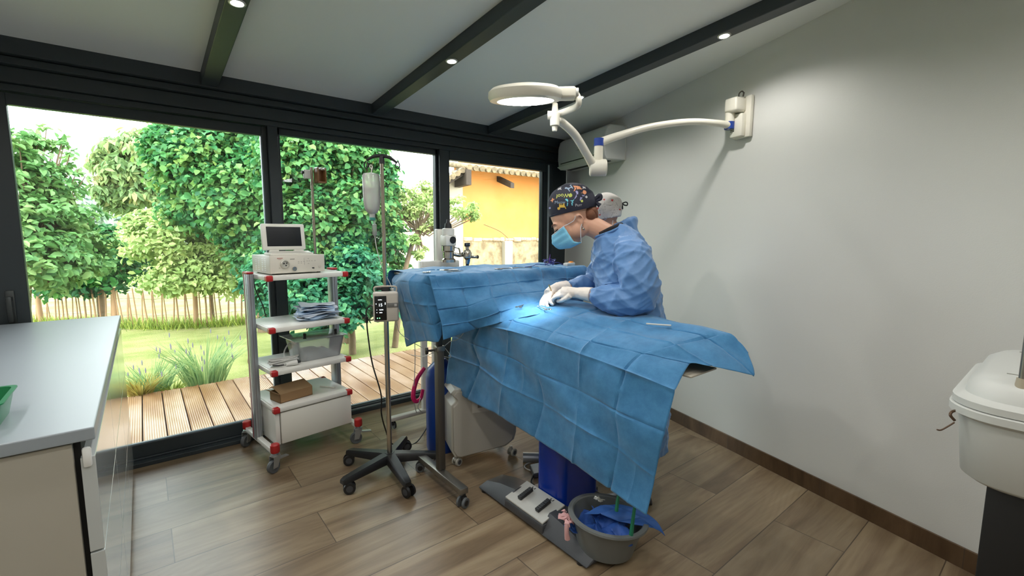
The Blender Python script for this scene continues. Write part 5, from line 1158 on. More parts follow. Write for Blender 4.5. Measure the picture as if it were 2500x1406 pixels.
crumpled('wrap', 'large blue wrap heaped in the middle of the grey basin', (1.56, 1.23, .145), .19, .15, .05, 6, WR, (.1,-.25,.9))
o = sheet('wrap', [[(1.50,1.33,.170),(1.59,1.31,.185),(1.66,1.25,.18)],[(1.53,1.26,.19),(1.62,1.22,.20),(1.70,1.17,.195)],[(1.57,1.19,.175),(1.655,1.13,.185),(1.725,1.105,.165)],[(1.62,1.13,.175),(1.69,1.085,.15),(1.745,1.065,.10)]], sub=10, seed=3, ridge=.004, bulge=.012, soft=.6, wr=.012, mt=mat('blue_wrap_pale', srgb(52,100,176), .6)); tag(o, 'blue wrap hanging out over the right rim of the grey basin', 'wrap')
crumpled('tissue', 'small scrap of white gauze on the blue wrap in the basin', (1.60, 1.33, .205), .035, .03, .02, 11, WPLAST, (.2,.3,.5), n=8)
crumpled('cloth', 'pink cloth draped over the left rim of the grey basin', (1.415, 1.355, .170), .055, .07, .025, 12, mat('pink_cloth', srgb(206,160,160), .9), (.2,-.2,.2), n=10)
m = MB(); m.tube([(1.395,1.335,.165),(1.387,1.33,.13),(1.392,1.328,.095)], [.012,.010,.013], n=8, sub=3); o2 = m.build('hanging_tail', mat('pink_cloth', srgb(206,160,160), .9), None)
o2.parent = bpy.data.objects['cloth']; o2.matrix_parent_inverse = (Matrix.Translation((1.415,1.355,.170)) @ Matrix.Rotation(.2,4,'Z') @ Matrix.Rotation(-.2,4,'Y') @ Matrix.Rotation(.2,4,'X')).inverted()
m = MB(); m.tube([(1.535,1.08,.34),(1.537,1.09,.26),(1.54,1.10,.17)], [.006,.008,.010], n=6); m.tube([(1.50,1.14,.36),(1.505,1.15,.31),(1.508,1.155,.27)], [.006,.008,.009], n=6)
o = m.build('green_tie', mat('green_tape', srgb(30, 120, 90), .5)); tag(o, 'green tie straps hanging from the drape hem into the basin', 'strap')

# ================================================================== SURGICAL LAMP
wl_ = thing('surgical_lamp', 'white wall-mounted surgical lamp with a round lit head on a jointed arm', 'surgical lamp', (3.03, 1.43, 2.18))
L0 = Vector(wl_.location)
ang = math.atan2(WN.y, WN.x)
Mw = Matrix.Rotation(ang, 4, 'Z')      # local +x = away from the wall
def wp(a, s, z): return (Mw @ Vector((a, s, z)))  # a: out from wall, s: along wall (+ toward camera side), z up
m = MB(); m.rbox(0, .028, -.06, .065, -.125, .125, .006); m.xform(Mw); m.build('wall_plate', CREAM, wl_)
m = MB(); m.rbox(.02, .115, -.062, .03, .03, .115, .014, 3); m.xform(Mw); m.build('bracket_head', CREAM, wl_)
m = MB(); m.rbox(.02, .062, -.055, .035, -.12, .02, .008); m.xform(Mw); hs = m.build('side_cover', CREAM, wl_)
m = MB()
for k in range(10): m.rbox(.060, .0635, -.050, -.020, -.085+k*.009, -.081+k*.009, .001, 1)
m.xform(Mw); m.build('vent_slots', BLK, hs)
m = MB(); m.cyl((.078,-.045,.035), (.078,-.045,-.055), .030, .026, n=20); m.xform(Mw); m.build('pivot', CREAM, wl_)
BAND = mat('blue_band', srgb(30, 64, 150), .4)
piv = L0+wp(.078, -.045, -.045)
m = MB(); m.cyl(piv-L0+Vector((0,0,-.022)), piv-L0+Vector((0,0,.022)), .030, n=20); m.build('blue_band', BAND, wl_)
J2 = Vector((1.945, 1.685, 1.935)); J2b = Vector((1.945, 1.685, 1.80)); J1 = Vector((1.575, 1.64, 1.985))
a0 = piv; d_ = (J2-a0); 
pts = [a0+Vector((0,0,.0)), a0+d_*.10+Vector((0,0,.022)), a0+d_*.35+Vector((0,0,.052)), a0+d_*.65+Vector((0,0,.048)), a0+d_*.88+Vector((0,0,.018)), J2+Vector((0,0,-.005))]
m = MB(); m.tube([p-L0 for p in pts], [.024,.021,.019,.019,.021,.023], n=16, sub=6); m.build('long_arm', CREAM, wl_)
m = MB(); m.cyl(J2-L0+Vector((0,0,.018)), J2-L0+Vector((0,0,-.022)), .026, n=20); m.build('blue_band', BAND, wl_)
m = MB(); m.cyl(J2-L0+Vector((0,0,-.020)), J2b-L0+Vector((0,0,.02)), .024, n=20); m.build('elbow_pivot', CREAM, wl_)
vd = Vector((.73, -.69, 0)).normalized()    # across the view
m = MB(); m.cyl(J2b-L0-vd*.045, J2b-L0+vd*.045, .045, n=28); m.build('elbow_housing', CREAM, wl_, bevel=.008)
e0 = J2b-vd*.02; dd = J1-e0
m = MB(); m.tube([p-L0 for p in (e0, e0+dd*.25+Vector((.01,0,.015)), e0+dd*.6+Vector((.02,0,.030)), e0+dd*.88+Vector((.012,0,.018)), J1)], [.024,.021,.021,.020,.018], n=16, sub=6); m.build('spring_arm', CREAM, wl_)
# joint at the head with curved yoke
m = MB(); m.cyl(J1-L0+Vector((0,0,-.055)), J1-L0+Vector((0,0,-.03)), .011, .014, n=16); m.cyl(J1-L0+Vector((0,0,-.03)), J1-L0+Vector((0,0,.03)), .022, .024, n=20); m.cyl(J1-L0+Vector((0,0,.03)), J1-L0+Vector((0,0,.075)), .016, .012, n=18); m.build('head_joint', CREAM, wl_, bevel=.003)
m = MB(); m.cyl(J1-L0+Vector((0,0,.02))-vd*.035, J1-L0+Vector((0,0,.02))-vd*.005, .020, n=18); m.build('joint_disc', CREAM, wl_)
HC = Vector((1.39, 1.64, 2.075))           # head centre
SITE = Vector((1.63, 1.84, 1.03))
ax = (SITE-HC).normalized(); ax = (ax*.45+Vector((0,0,-1))*.55).normalized()
yk = HC+vd*.190+Vector((0,0,-.045))
m = MB(); m.tube([p-L0 for p in (J1+Vector((0,0,.025)), J1+vd*.045+Vector((0,0,.035)), yk+vd*.045+Vector((0,0,-.015)), yk+vd*.038+Vector((0,0,.03)), yk+vd*.0+Vector((0,0,.045)))], [.014,.015,.014,.014,.014], n=14, sub=6); m.build('yoke', CREAM, wl_)
m = MB(); m.rbox(-.05, .035, -.03, .03, -.026, .026, .012, 3); fr_ = frame(yk+Vector((0,0,.035))-L0, vd, Vector((0,0,1)).cross(vd)); m.xform(fr_); m.build('head_arm_block', CREAM, wl_)
m = MB(); m.cyl(yk+vd*.034+Vector((0,0,.035))-L0, yk+vd*.046+Vector((0,0,.035))-L0, .024, n=24); m.build('end_knob', mat('lamp_knob_grey', srgb(186,186,180), .35), wl_)
m = MB(); m.lathe([(0,-.022),(.10,-.024),(.150,-.014),(.166,.0),(.168,.022),(.160,.036),(.128,.040),(.126,.034),(.0,.034)], HC-L0, ax, n=56); hdm = m.build('head_shell', CREAM, wl_)
m = MB(); m.lathe([(0,.0345),(.120,.0345),(.126,.036),(.122,.0405),(.0,.0415)], HC-L0, ax, n=48); m.build('lamp_lens', emis('lamp_lens_glow', (.97,.98,1,1), 5.0), wl_)
m = MB()
for (rr_, cnt) in ((.03, 6), (.065, 12), (.10, 18)):
    for k in range(cnt):
        a = 2*PI*k/cnt; q = Vector((0,0,1)).rotation_difference(ax) @ Vector((rr_*math.cos(a), rr_*math.sin(a), .0412)); m.cyl(HC-L0+q, HC-L0+q+ax*.002, .011, .009, n=12)
m.build('led_lens', emis('led_lens_glow', (1,1,1,1), 9.0), wl_)
hk = MB(); hk.tube([wp(.06,.0,.115), wp(.06,.0,.14), wp(.06,.02,.150), wp(.06,.035,.135)], .004, n=8, sub=4); hk.tube([wp(.06,.03,.115), wp(.06,.035,.14)], .005, n=8); hk.build('cable_gland', mat('dark_gland', srgb(70,66,58), .4, metal=.5), wl_)
ld = bpy.data.lights.new('surgical_beam', 'SPOT'); ld.energy = LAMP_W; ld.spot_size = R(19); ld.spot_blend = .9; ld.shadow_soft_size = .10; ld.color = (.96, .98, 1.0)
lo = bpy.data.objects.new('surgical_beam', ld); COL.objects.link(lo); lo.location = HC+ax*.06; lo.rotation_euler = (SITE-lo.location).to_track_quat('-Z', 'Y').to_euler()

# ================================================================== AIR CONDITIONER
AC0 = Vector((wall_x(3.30), 3.30, 0)); ac = thing('air_conditioner', 'white wall air conditioner high in the corner above the masked surgeon', 'air conditioner', (wall_x(3.36), 3.36, 2.09), math.atan2(WD.y, WD.x))
# local x runs along the wall toward the room's back, local y<0.. into room depends: room side is -y? computed below
sgn = 1 if (Matrix.Rotation(ac.rotation_euler[2], 3, 'Z') @ Vector((0,1,0))).dot(WN) > 0 else -1
prof = [(0,.0),(.19,.0),(.215,.03),(.225,.10),(.222,.20),(.205,.265),(.17,.290),(0,.292)]
m = MB(); Lac = .80
m.loft([[Vector((x, sgn*a, z)) for a, z in prof] for x in (0, Lac)]); m.build('body', mat('ac_white', srgb(214,216,212), .35), ac, smooth=50, bevel=.008)
m = MB(); m.prism([(.05, sgn*.226, .055),(.05, sgn*.14, -.004),(.05, sgn*.10, -.004),(.05, sgn*.14, .02),(.05, sgn*.20, .06)], (Lac-.12, 0, 0)); m.build('outlet_slot', mat('dark_slot', srgb(16,18,18), .6), ac, smooth=0)
m = MB(); m.prism([(.03, sgn*.205, -.006),(.03, sgn*.245, .018),(.03, sgn*.247, .024),(.03, sgn*.205, .0)], (Lac-.06, 0, 0)); m.build('air_flap', mat('ac_white', srgb(214,216,212), .35), ac, smooth=0, bevel=.002)
m = MB(); m.rbox(Lac-.004, Lac+.004, min(sgn*.0,sgn*.012), max(sgn*.0, sgn*.012), .0, .285, .003); m.build('back_rim', WPLAST, ac)
m = MB(); m.box(.36,.42, min(sgn*.2255,sgn*.2265), max(sgn*.2255,sgn*.2265), .135,.139); m.build('maker_mark', mat('print_grey', srgb(128,126,120), .5), ac, smooth=0)

# ================================================================== CASE ON BLACK STAND (right foreground)
st = thing('black_stand', 'black frame stand under the white medical case at the right edge', 'stand', (1.60, -.425, 0))
BLKF = mat('matt_black_frame', srgb(12, 12, 13), .5)
for (x, y) in ((.09, .52), (.52, .52), (.09, .02), (.52, .02)):
    m = MB(); m.rbox(x-.022, x+.022, y-.09, y+.01, 0, .80, .004); m.build('leg', BLKF, st)
m = MB(); m.rbox(.07,.54,-.05,.53,.76,.80,.004); m.build('frame', BLKF, st)
m = MB(); m.rbox(.08,.53,-.05,.52,.47,.485,.004); m.build('shelf', BLKF, st)
m = MB(); m.rbox(.10,.48,.02,.40,.487,.58,.01); m.build('white_box', WHITE, st) 
cs = thing('medical_case', 'white moulded plastic case with rounded lid on the black stand', 'case', (1.60, -.42, .80))
CSM = mat('case_white', srgb(196, 198, 194), .42)
m = MB(); m.loft([rrect(.32,.25,.27,.32,.0,.09,8), rrect(.32,.25,.285,.335,.012,.10,8), rrect(.32,.25,.30,.35,.175,.10,8)]); m.build('case_body', CSM, cs, smooth=50)
m = MB(); m.loft([rrect(.32,.25,.302,.352,.172,.10,8), rrect(.32,.25,.318,.368,.182,.11,8), rrect(.32,.25,.318,.368,.200,.11,8), rrect(.32,.25,.312,.362,.203,.11,8)]); m.build('lower_rim', CSM, cs, smooth=50)
m = MB(); m.loft([rrect(.32,.25,.314,.364,.205,.11,8), rrect(.32,.25,.314,.364,.222,.11,8), rrect(.32,.25,.292,.342,.232,.10,8), rrect(.32,.25,.285,.335,.262,.10,8), rrect(.32,.25,.255,.305,.285,.10,8), rrect(.32,.25,.10,.15,.288,.09,8)]); lid = m.build('lid', CSM, cs, smooth=50)
m = MB()
for (x0, x1) in ((.14,.142),(.50,.502)): m.box(x0, x1, -.04, .52, .2835, .2875)
for (y0,y1) in ((.13,.30),): m.box(.125,.140,y0,y0+.002,.2835,.2878)
m.build('lid_grooves', mat('groove_shadow_grey', srgb(150,150,142), .6), lid, smooth=0)
m = MB(); put_text(m, 'Eaz', .035, (.19,.36,.2875), (0,-1,0), (1,0,0), .0008); m.rbox(.36,.39,.40,.43,.285,.2885,.001,1); m.build('lid_lettering', mat('case_mark_grey', srgb(140,140,132), .6), lid, smooth=0)
m = MB(); m.rbox(-.005,.03,-.05,.23,.10,.185,.02,3); m.build('latch_block', CSM, cs)
m = MB(); m.rbox(-.012,.02,.02,.18,.16,.24,.015,3); m.build('latch', CSM, cs)
m = MB(); m.tube([(.05,.595,.185),(.055,.604,.177),(.05,.606,.168),(.055,.597,.155)], .0035, n=8, sub=3); m.tube([(.055,.597,.15),(.05,.605,.14),(.03,.618,.128),(.022,.625,.129)], .002, n=8, sub=3); m.build('latch_wire', mat('rusty_wire', srgb(96,76,60), .5, metal=.5), cs)
pk = thing('steel_rod_tool', 'upright grey metal post with a beige foot standing on the white case', 'tool', (1.665, .066, 1.064))
m = MB(); m.cyl((0,0,.03),(0,0,.17),.010,n=18); m.build('shaft', STEEL, pk)
m = MB(); m.cyl((0,0,0),(0,0,.032),.016,.013,n=18); m.build('foot', mat('beige_foot', srgb(170,160,140), .5), pk)
# ================================================================== PEOPLE
PF = Vector((-.68990, .72390, 0)); PL = Vector((-.72390, -.68990, 0)); PZ = Vector((0,0,1))
SKIN = mat('skin', srgb(206, 158, 132), .5, vary=.06, vscale=20); SKIN.node_tree.nodes['Principled BSDF'].inputs['Subsurface Weight'].default_value = .08
GOWN = mat('gown_blue', srgb(86, 130, 182), .5, vary=.06, vscale=14, sheen=.2, bump=.08, bscale=90)
GLOVE = mat('latex_glove', srgb(226, 216, 204), .38)
HAIR = mat('reddish_brown_hair', srgb(120, 74, 48), .5, bump=.5, bscale=120, stretch=(6,6,1))
def folds(amp, dirs, seed):
    def f(co, no):
        h = 0
        for (d, fr, a) in dirs:
            d = Vector(d); w = co+Vector((nz(co*5,1,seed), nz(co*5,1,seed+1), nz(co*5,1,seed+2)))*.05
            h += a*(1-abs(math.sin(w.dot(d)*fr+2.0*nz(co*3,1,seed+3))))**2
        h += .7*nz(co*9, 1, seed+5)+.35*nz(co*22, 1, seed+6)
        return np.array(no*h*amp)
    return f
def make_person(O, s, label, cat='person'):
    """O: floor point under the hips; frame PF (facing), PL (towards the room), s: overall scale"""
    def P(f, l, z): return O+PF*f*s+PL*l*s+PZ*z*s
    return P
# ---- surgeon
O = Vector((2.09, 1.545, 0)); Pp = make_person(O, 1.0, '')
m = MB()
def T(pts, r, n=14, sub=3): m.tube([Pp(*p) for p in pts], r, n=n, sub=sub)
hf = (PF*math.cos(R(31))-PZ*math.sin(R(31))); hu = (PF*math.sin(R(31))+PZ*math.cos(R(31))); KS = 1.15
HM = Matrix((hf, PL, hu)).transposed()      # columns: face direction, left side, crown
def hp3(a, b, c): return HC1+(hf*a+PL*b+hu*c)*KS
HC1 = Pp(.347, 0, 1.540)
m.ell(hp3(-.012,0,.015), tuple(KS*q for q in (.098,.076,.098)), HM)                 # skull
m.ell(hp3(.030, 0, -.055), tuple(KS*q for q in (.062,.060,.070)), HM)                 # face
m.ell(hp3(.040, 0, -.098), tuple(KS*q for q in (.040,.042,.034)), HM)                 # jaw and chin
m.ell(hp3(.045, .0, -.02), tuple(KS*q for q in (.052,.060,.050)), HM)                 # brow
m.tube([hp3(.090,0,-.020), hp3(.104,0,-.045), hp3(.110,0,-.058), hp3(.090,0,-.066)], [.008,.010,.013,.008], n=10)
for s_ in (-1, 1):
    m.ell(hp3(.062, s_*.035, -.048), tuple(KS*q for q in (.026,.024,.024)), HM)         # cheek
    m.ell(hp3(.078, s_*.030, -.018), tuple(KS*q for q in (.014,.018,.009)), HM)         # lid
    m.tube([hp3(.086, s_*.012, .002), hp3(.083, s_*.032, .008), hp3(.070, s_*.050, .000)], [.006,.0065,.004], n=8)
    m.tube([hp3(-.018, s_*.066, -.030), hp3(-.026, s_*.073, -.018), hp3(-.042, s_*.076, -.020), hp3(-.047, s_*.074, -.038), hp3(-.036, s_*.070, -.056), hp3(-.024, s_*.064, -.066)], [.0045,.0052,.0055,.0052,.006,.0055], n=8, sub=3)
    m.ell(hp3(-.005, s_*.034, -.070), tuple(KS*q for q in (.052,.034,.046)), HM)
    m.ell(hp3(-.030, s_*.063, -.042), tuple(KS*q for q in (.012,.006,.020)), HM)
m.tube([Pp(.295,0,1.50), Pp(.235,0,1.49), Pp(.165,0,1.455), Pp(.10,0,1.40)], [.062,.056,.058,.075], n=18, sub=3)
m.tube([Pp(.02,0,.90), Pp(.02,0,1.05), Pp(.05,0,1.20), Pp(.085,0,1.34), Pp(.11,0,1.42)], [.125,.105,.115,.125,.07], n=18, sub=2)
m.tube([Pp(.07,-.15,1.38), Pp(.08,0,1.40), Pp(.05,.15,1.38)], [.05,.07,.05], n=12)
arms = {1: [Pp(.045,.165,1.375), Pp(.0,.215,1.24), Pp(-.005,.225,1.125), Pp(.11,.185,1.115), Pp(.235,.135,1.128)],
        -1: [Pp(.075,-.165,1.375), Pp(.12,-.23,1.24), Pp(.17,-.25,1.14), Pp(.28,-.17,1.135), Pp(.385,-.08,1.130)]}
for k in (1, -1): m.tube(arms[k], [.046,.040,.038,.034,.026], n=14, sub=3)
for s_, ff, ll in ((1, -.06, .17), (-1, .06, -.12)):
    m.tube([Pp(.01, s_*.085, .92), Pp((ff+.02)*.5, (s_*.085+ll)/2, .50), Pp(ff, ll, .09)], [.085,.058,.038], n=14, sub=3)
person1 = fused(m, 'person', SKIN, None, voxel=.0055, it=4)
tag(person1, 'person in blue gown, dark animal-print cap and mask, bent over operating with gloved hands', 'person')
# cap
NAVY = mat('navy_print_cotton', srgb(30, 32, 48), .75, bump=.1, bscale=150)
m = MB(); bm = bmesh.new(); bmesh.ops.create_uvsphere(bm, u_segments=64, v_segments=40, radius=1)
capc = hp3(-.014, 0, .030)
cutn = (hu*.93+hf*.18).normalized()
capc = Pp(.338, 0, 1.602); HMc = Matrix((PF*math.cos(R(12))-PZ*math.sin(R(12)), PL, PF*math.sin(R(12))+PZ*math.cos(R(12)))).transposed()
T_ = Matrix.Translation(capc) @ HMc.to_4x4() @ Matrix.Diagonal((.130,.098,.116,1)); bm.transform(T_)
bmesh.ops.bisect_plane(bm, geom=bm.verts[:]+bm.edges[:]+bm.faces[:], plane_co=Pp(.463,0,1.536), plane_no=(PF*.22+PZ*.975).normalized(), clear_inner=True)
for v in bm.verts:
    d = (v.co-capc); k = .0035*nz(v.co*22,1,4)+.0025*abs(nz(v.co*40,1,5)); v.co += d.normalized()*k*1.4
m.bm(bm); cap1 = m.build('cap', NAVY, None, smooth=180, fix=False)
sdf = cap1.modifiers.new('t', 'SOLIDIFY'); sdf.thickness = .002; sdf.offset = 1; baked(cap1); cap1.parent = person1
m = MB(); kn = Pp(.222, .02, 1.622)
m.ell(kn, (.016,.018,.014), HM); m.tube([kn, kn-PF*.018+PZ*.022, kn-PF*.034+PZ*.030, kn-PF*.036+PZ*.012, kn-PF*.01], [.008,.010,.013,.010,.006], n=10, sub=3)
m.tube([kn, kn-PF*.02-PZ*.012, kn-PF*.036-PZ*.024], [.006,.010,.014], n=8, sub=3); m.build('cap_tie', NAVY, cap1)
m = MB(); m.tube([Pp(.338+.118*math.cos(t), .088*math.sin(t), 1.536+.226*(.463-(.338+.118*math.cos(t)))+.004) for t in [2*PI*i/40 for i in range(41)]], .005, n=8); m.build('cap_band', NAVY, cap1)
dg = bpy.context.evaluated_depsgraph_get()
bvh = BVHTree.FromPolygons([v.co.copy() for v in cap1.data.vertices], [tuple(p.vertices) for p in cap1.data.polygons])
VIEW = (Vector((.72, .69, 0))).normalized()
def stamp(shape, c_px, size, rot, material, name='cap_print'):
    """lay a flat figure (verts, faces in the plane) on the cap's near side; c = (along facing, height)"""
    vs, fs = shape; out = []; ok = True
    for v in vs:
        a = v.x*math.cos(rot)-v.y*math.sin(rot); b_ = v.x*math.sin(rot)+v.y*math.cos(rot)
        o3 = O-PF*0+PF*(c_px[0]-a*size)+PZ*(c_px[1]+b_*size)+PL*.4
        hit = bvh.ray_cast(o3, -PL, 1.0)
        if hit[0] is None: return
        out.append(hit[0]+hit[1]*(.0008 if hit[1].dot(PL) > 0 else -.0008))
    mm = PR.setdefault(material.name, (MB(), material))[0]; mm.add(out, fs)
PR = {}
def flat_text(t):
    vs, fs = textmesh(t, 1.0, 0.0); return vs, fs
def poly(pts):
    """outline subdivided as a fan of small strips"""
    return [Vector((x, y, 0)) for x, y in pts], [tuple(range(len(pts)))]
YEL = mat('print_yellow', srgb(216, 178, 74), .7); CYA = mat('print_cyan', srgb(104, 190, 206), .7); LIL = mat('print_lilac', srgb(150, 148, 190), .7); GRN2 = mat('print_green', srgb(168, 178, 76), .7)
ORG = mat('print_orange', srgb(206, 140, 100), .7); PALEB = mat('print_pale_blue', srgb(140, 160, 180), .7); GRYW = mat('print_pale', srgb(190, 188, 190), .7); PLIME = mat('print_lime', srgb(200, 206, 96), .7)
def pieces(*ps):
    vs = []; fs = []
    for p in ps: o_ = len(vs); vs += [Vector((x, y, 0)) for x, y in p]; fs.append(tuple(range(o_, o_+len(p))))
    return vs, fs
def disc(cx, cy, rx, ry, n=12): return [(cx+rx*math.cos(2*PI*i/n), cy+ry*math.sin(2*PI*i/n)) for i in range(n)]
CAT = pieces([(-.5,-.1),(.4,-.1),(.4,.3),(-.5,.3)], [(-.5,.3),(-.5,.6),(-.38,.6),(-.36,.3)], [(-.25,.3),(-.22,.62),(-.12,.62),(-.1,.3)], [(.1,.3),(.1,.6),(.2,.6),(.24,.3)], [(.28,.3),(.3,.6),(.4,.6),(.4,.3)], disc(-.55,-.25,.24,.22), [(-.78,-.2),(-.72,-.0),(-.6,-.1)], [(.38,0),(.6,-.35),(.68,-.30),(.44,.2)])
DOG = pieces([(-.45,-.15),(.5,-.2),(.45,.25),(-.4,.2)], [(-.42,-.1),(-.52,-.55),(-.4,-.55),(-.25,-.1)], [(.2,-.1),(.25,-.55),(.38,-.55),(.5,-.1)], [(-.4,.15),(-.7,.45),(-.55,.6),(-.3,.5),(-.2,.15)], [(.45,.2),(.75,.45),(.62,.2),(.5,.05)])
BLOB = pieces(disc(0,0,.42,.45,16), [(-.1,.4),(.05,.62),(.12,.4)], [(-.5,.15),(-.8,.3),(-.6,-.0)])
BOW = pieces([(-.5,-.3),(-.3,.1),(-.45,.45),(0,.3),(.45,.5),(.35,.1),(.55,-.25),(.1,-.12)])
stamp(flat_text('Woof'), (.430,1.556), .026, .0, PLIME); stamp(flat_text('Meow'), (.372,1.556), .024, .12, PALEB)
stamp(flat_text('Meow'), (.400,1.612), .023, .0, PALEB); stamp(flat_text('Woof'), (.385,1.648), .030, PI+.05, PLIME)
stamp(flat_text('Purr'), (.302,1.597), .020, .1, GRYW)
stamp(CAT, (.388,1.588), .032, 0, YEL); stamp(DOG, (.348,1.612), .034, .1, CYA); stamp(BLOB, (.345,1.648), .022, 0, GRN2); stamp(DOG, (.300,1.645), .038, -.3, LIL)
stamp(BOW, (.310,1.686), .045, .2, ORG); stamp(BLOB, (.272,1.665), .024, .5, ORG); stamp(DOG, (.425,1.658), .036, .5, LIL); stamp(BOW, (.440,1.625), .022, .9, ORG); stamp(CAT, (.335,1.572), .022, .1, GRYW)
stamp(BLOB, (.262,1.640), .014, 0, GRYW); stamp(DOG, (.352,1.690), .030, .8, PALEB); stamp(BLOB, (.285,1.618), .014, 0, PLIME); stamp(BOW, (.275,1.690), .02, 0, GRYW); stamp(BLOB, (.455,1.585), .012, 0, LIL); stamp(BOW, (.405,1.685), .022, 0, GRYW)
for k, (mm, mt_) in PR.items(): mm.build('cap_print', mt_, cap1, smooth=0, fix=False)
# hair at the nape, mask, earring
m = MB(); m.ell(Pp(.245,0,1.555), (.040,.066,.050), HM)
m.tube([Pp(.255,.03,1.58), Pp(.222,.02,1.57), Pp(.205,.01,1.535)], [.026,.026,.012], n=12, sub=3); m.build('hair', HAIR, person1, smooth=180)
MASK = mat('mask_blue', srgb(122, 190, 218), .7, bump=.15, bscale=200); MASKW = mat('mask_white_edge', srgb(206, 222, 232), .7)
def mask_mesh(hp, name, par):
    V = []; F = []; nu, nv = 20, 14
    for j in range(nv+1):
        t = j/nv
        for i in range(nu+1):
            u = (i/nu-.5)*2; a = u*R(72); c = -.036-.088*t; rx = .088+.026*math.sin(PI*min(1,t*1.05))*(1-abs(u)**1.5)+(.012*(1-t)*(abs(u)<.35)); ry = .070+.004*math.sin(PI*t)
            cx = .020-.006*t; x = cx+rx*math.cos(a); y = ry*math.sin(a)
            if t > .8: x -= (t-.8)*.13
            pl = .0016*math.sin(t*PI*7); V.append(hp(x+pl*math.cos(a), y+pl*math.sin(a), c+.010*abs(u)*(1-2*t)-(.006*(1-abs(u)) if t > .7 else 0)))
    for j in range(nv):
        for i in range(nu): a = j*(nu+1)+i; F.append((a,a+1,a+nu+2,a+nu+1))
    m = MB(); m.add(V, F); o = m.build(name, MASK, par, smooth=50, fix=False); q = o.modifiers.new('t','SOLIDIFY'); q.thickness = .0015; q.offset = 1
    m = MB(); m.tube([V[i] for i in range(nu+1)], .0025, n=6); m.build('mask_edge', MASKW, o)
    m = MB()
    for s_ in (0, nu):
        sg = -1 if s_ == 0 else 1
        m.tube([V[s_], hp(-.004, sg*.074, -.028), hp(-.022, sg*.078, -.012)], .0014, n=6, sub=2); m.tube([V[nv*(nu+1)+s_], hp(-.012, sg*.072, -.078), hp(-.030, sg*.074, -.060)], .0014, n=6, sub=2)
    m.build('ear_loop', MASKW, o); return o
mask_mesh(hp3, 'face_mask', person1)
m = MB(); m.ell(hp3(-.026,.070,-.072), (.004,.004,.005), HM); m.ell(hp3(-.026,.071,-.084), (.005,.004,.008), HM); m.build('earring', CHROME, person1)
m = MB(); 
m.tube([hp3(.099,.016,-.020), hp3(.094,.034,-.026), hp3(.080,.050,-.024)], .0028, n=6, sub=2)
m.build('eyelashes', mat('dark_lashes', srgb(50,34,28), .7), person1)
m = MB(); m.tube([hp3(.098,.012,.000), hp3(.092,.034,.007), hp3(.078,.052,.002)], .0026, n=6, sub=2); m.build('eyebrow', HAIR, person1)
# black undershirt collar
m = MB(); m.tube([Pp(.185,.055,1.445), Pp(.13,.075,1.475), Pp(.085,.045,1.492), Pp(.070,0,1.498), Pp(.085,-.045,1.492)], .012, n=8, sub=4); m.build('undershirt_collar', mat('black_cotton', srgb(26,26,32), .8), person1)
# gown
def ring_(c, af, al, n=28, tf=0.0):
    return [Pp(c[0]+af*math.cos(2*PI*i/n), c[1]+al*math.sin(2*PI*i/n), c[2]+tf*math.cos(2*PI*i/n)) for i in range(n)]
m = MB()
m.loft([ring_((-.005,.0,.27), .215,.25), ring_((-.01,.0,.50), .205,.235), ring_((-.01,0,.80), .185,.215), ring_((-.005,0,.98), .170,.205), ring_((.020,0,1.12), .165,.205), ring_((.050,0,1.25), .155,.205, tf=-.01), ring_((.075,0,1.35), .140,.195, tf=-.02), ring_((.090,0,1.415), .118,.150, tf=-.03), ring_((.115,0,1.455), .088,.085, tf=-.035), ring_((.125,0,1.468), .078,.070, tf=-.035)])
m.tube([Pp(.055,.13,1.39), Pp(.03,.195,1.325), Pp(.0,.235,1.22), Pp(.000,.24,1.135), Pp(.075,.215,1.115), Pp(.15,.18,1.118), Pp(.215,.145,1.126)], [.062,.088,.092,.088,.078,.062,.038], n=20, sub=4)
m.tube([Pp(.075,-.13,1.39), Pp(.115,-.20,1.31), Pp(.16,-.26,1.20), Pp(.20,-.25,1.14), Pp(.27,-.18,1.14), Pp(.345,-.115,1.135)], [.062,.080,.078,.068,.058,.036], n=18, sub=4)
gown = fused(m, 'gown', GOWN, person1, voxel=.0065, it=7, disp=folds(.0085, [((.9,.3,.5), 34, 1.0), ((.2,-.5,.9), 27, .9), ((-.5,.8,.25), 30, .6), ((.6,.5,-.6), 62, .5), ((-.3,.4,.85), 70, .45)], 3))
m = MB(); m.tube([Pp(.216,.0,1.425), Pp(.19,.058,1.437), Pp(.125,.085,1.462), Pp(.065,.045,1.492), Pp(.048,0,1.497)], .0065, n=8, sub=5); m.build('neckline_binding', GOWN, gown)
for s_, pts in ((1, [Pp(.205,.15,1.125), Pp(.245,.130,1.129)]), (-1, [Pp(.335,-.12,1.135), Pp(.372,-.090,1.132)])):
    pass
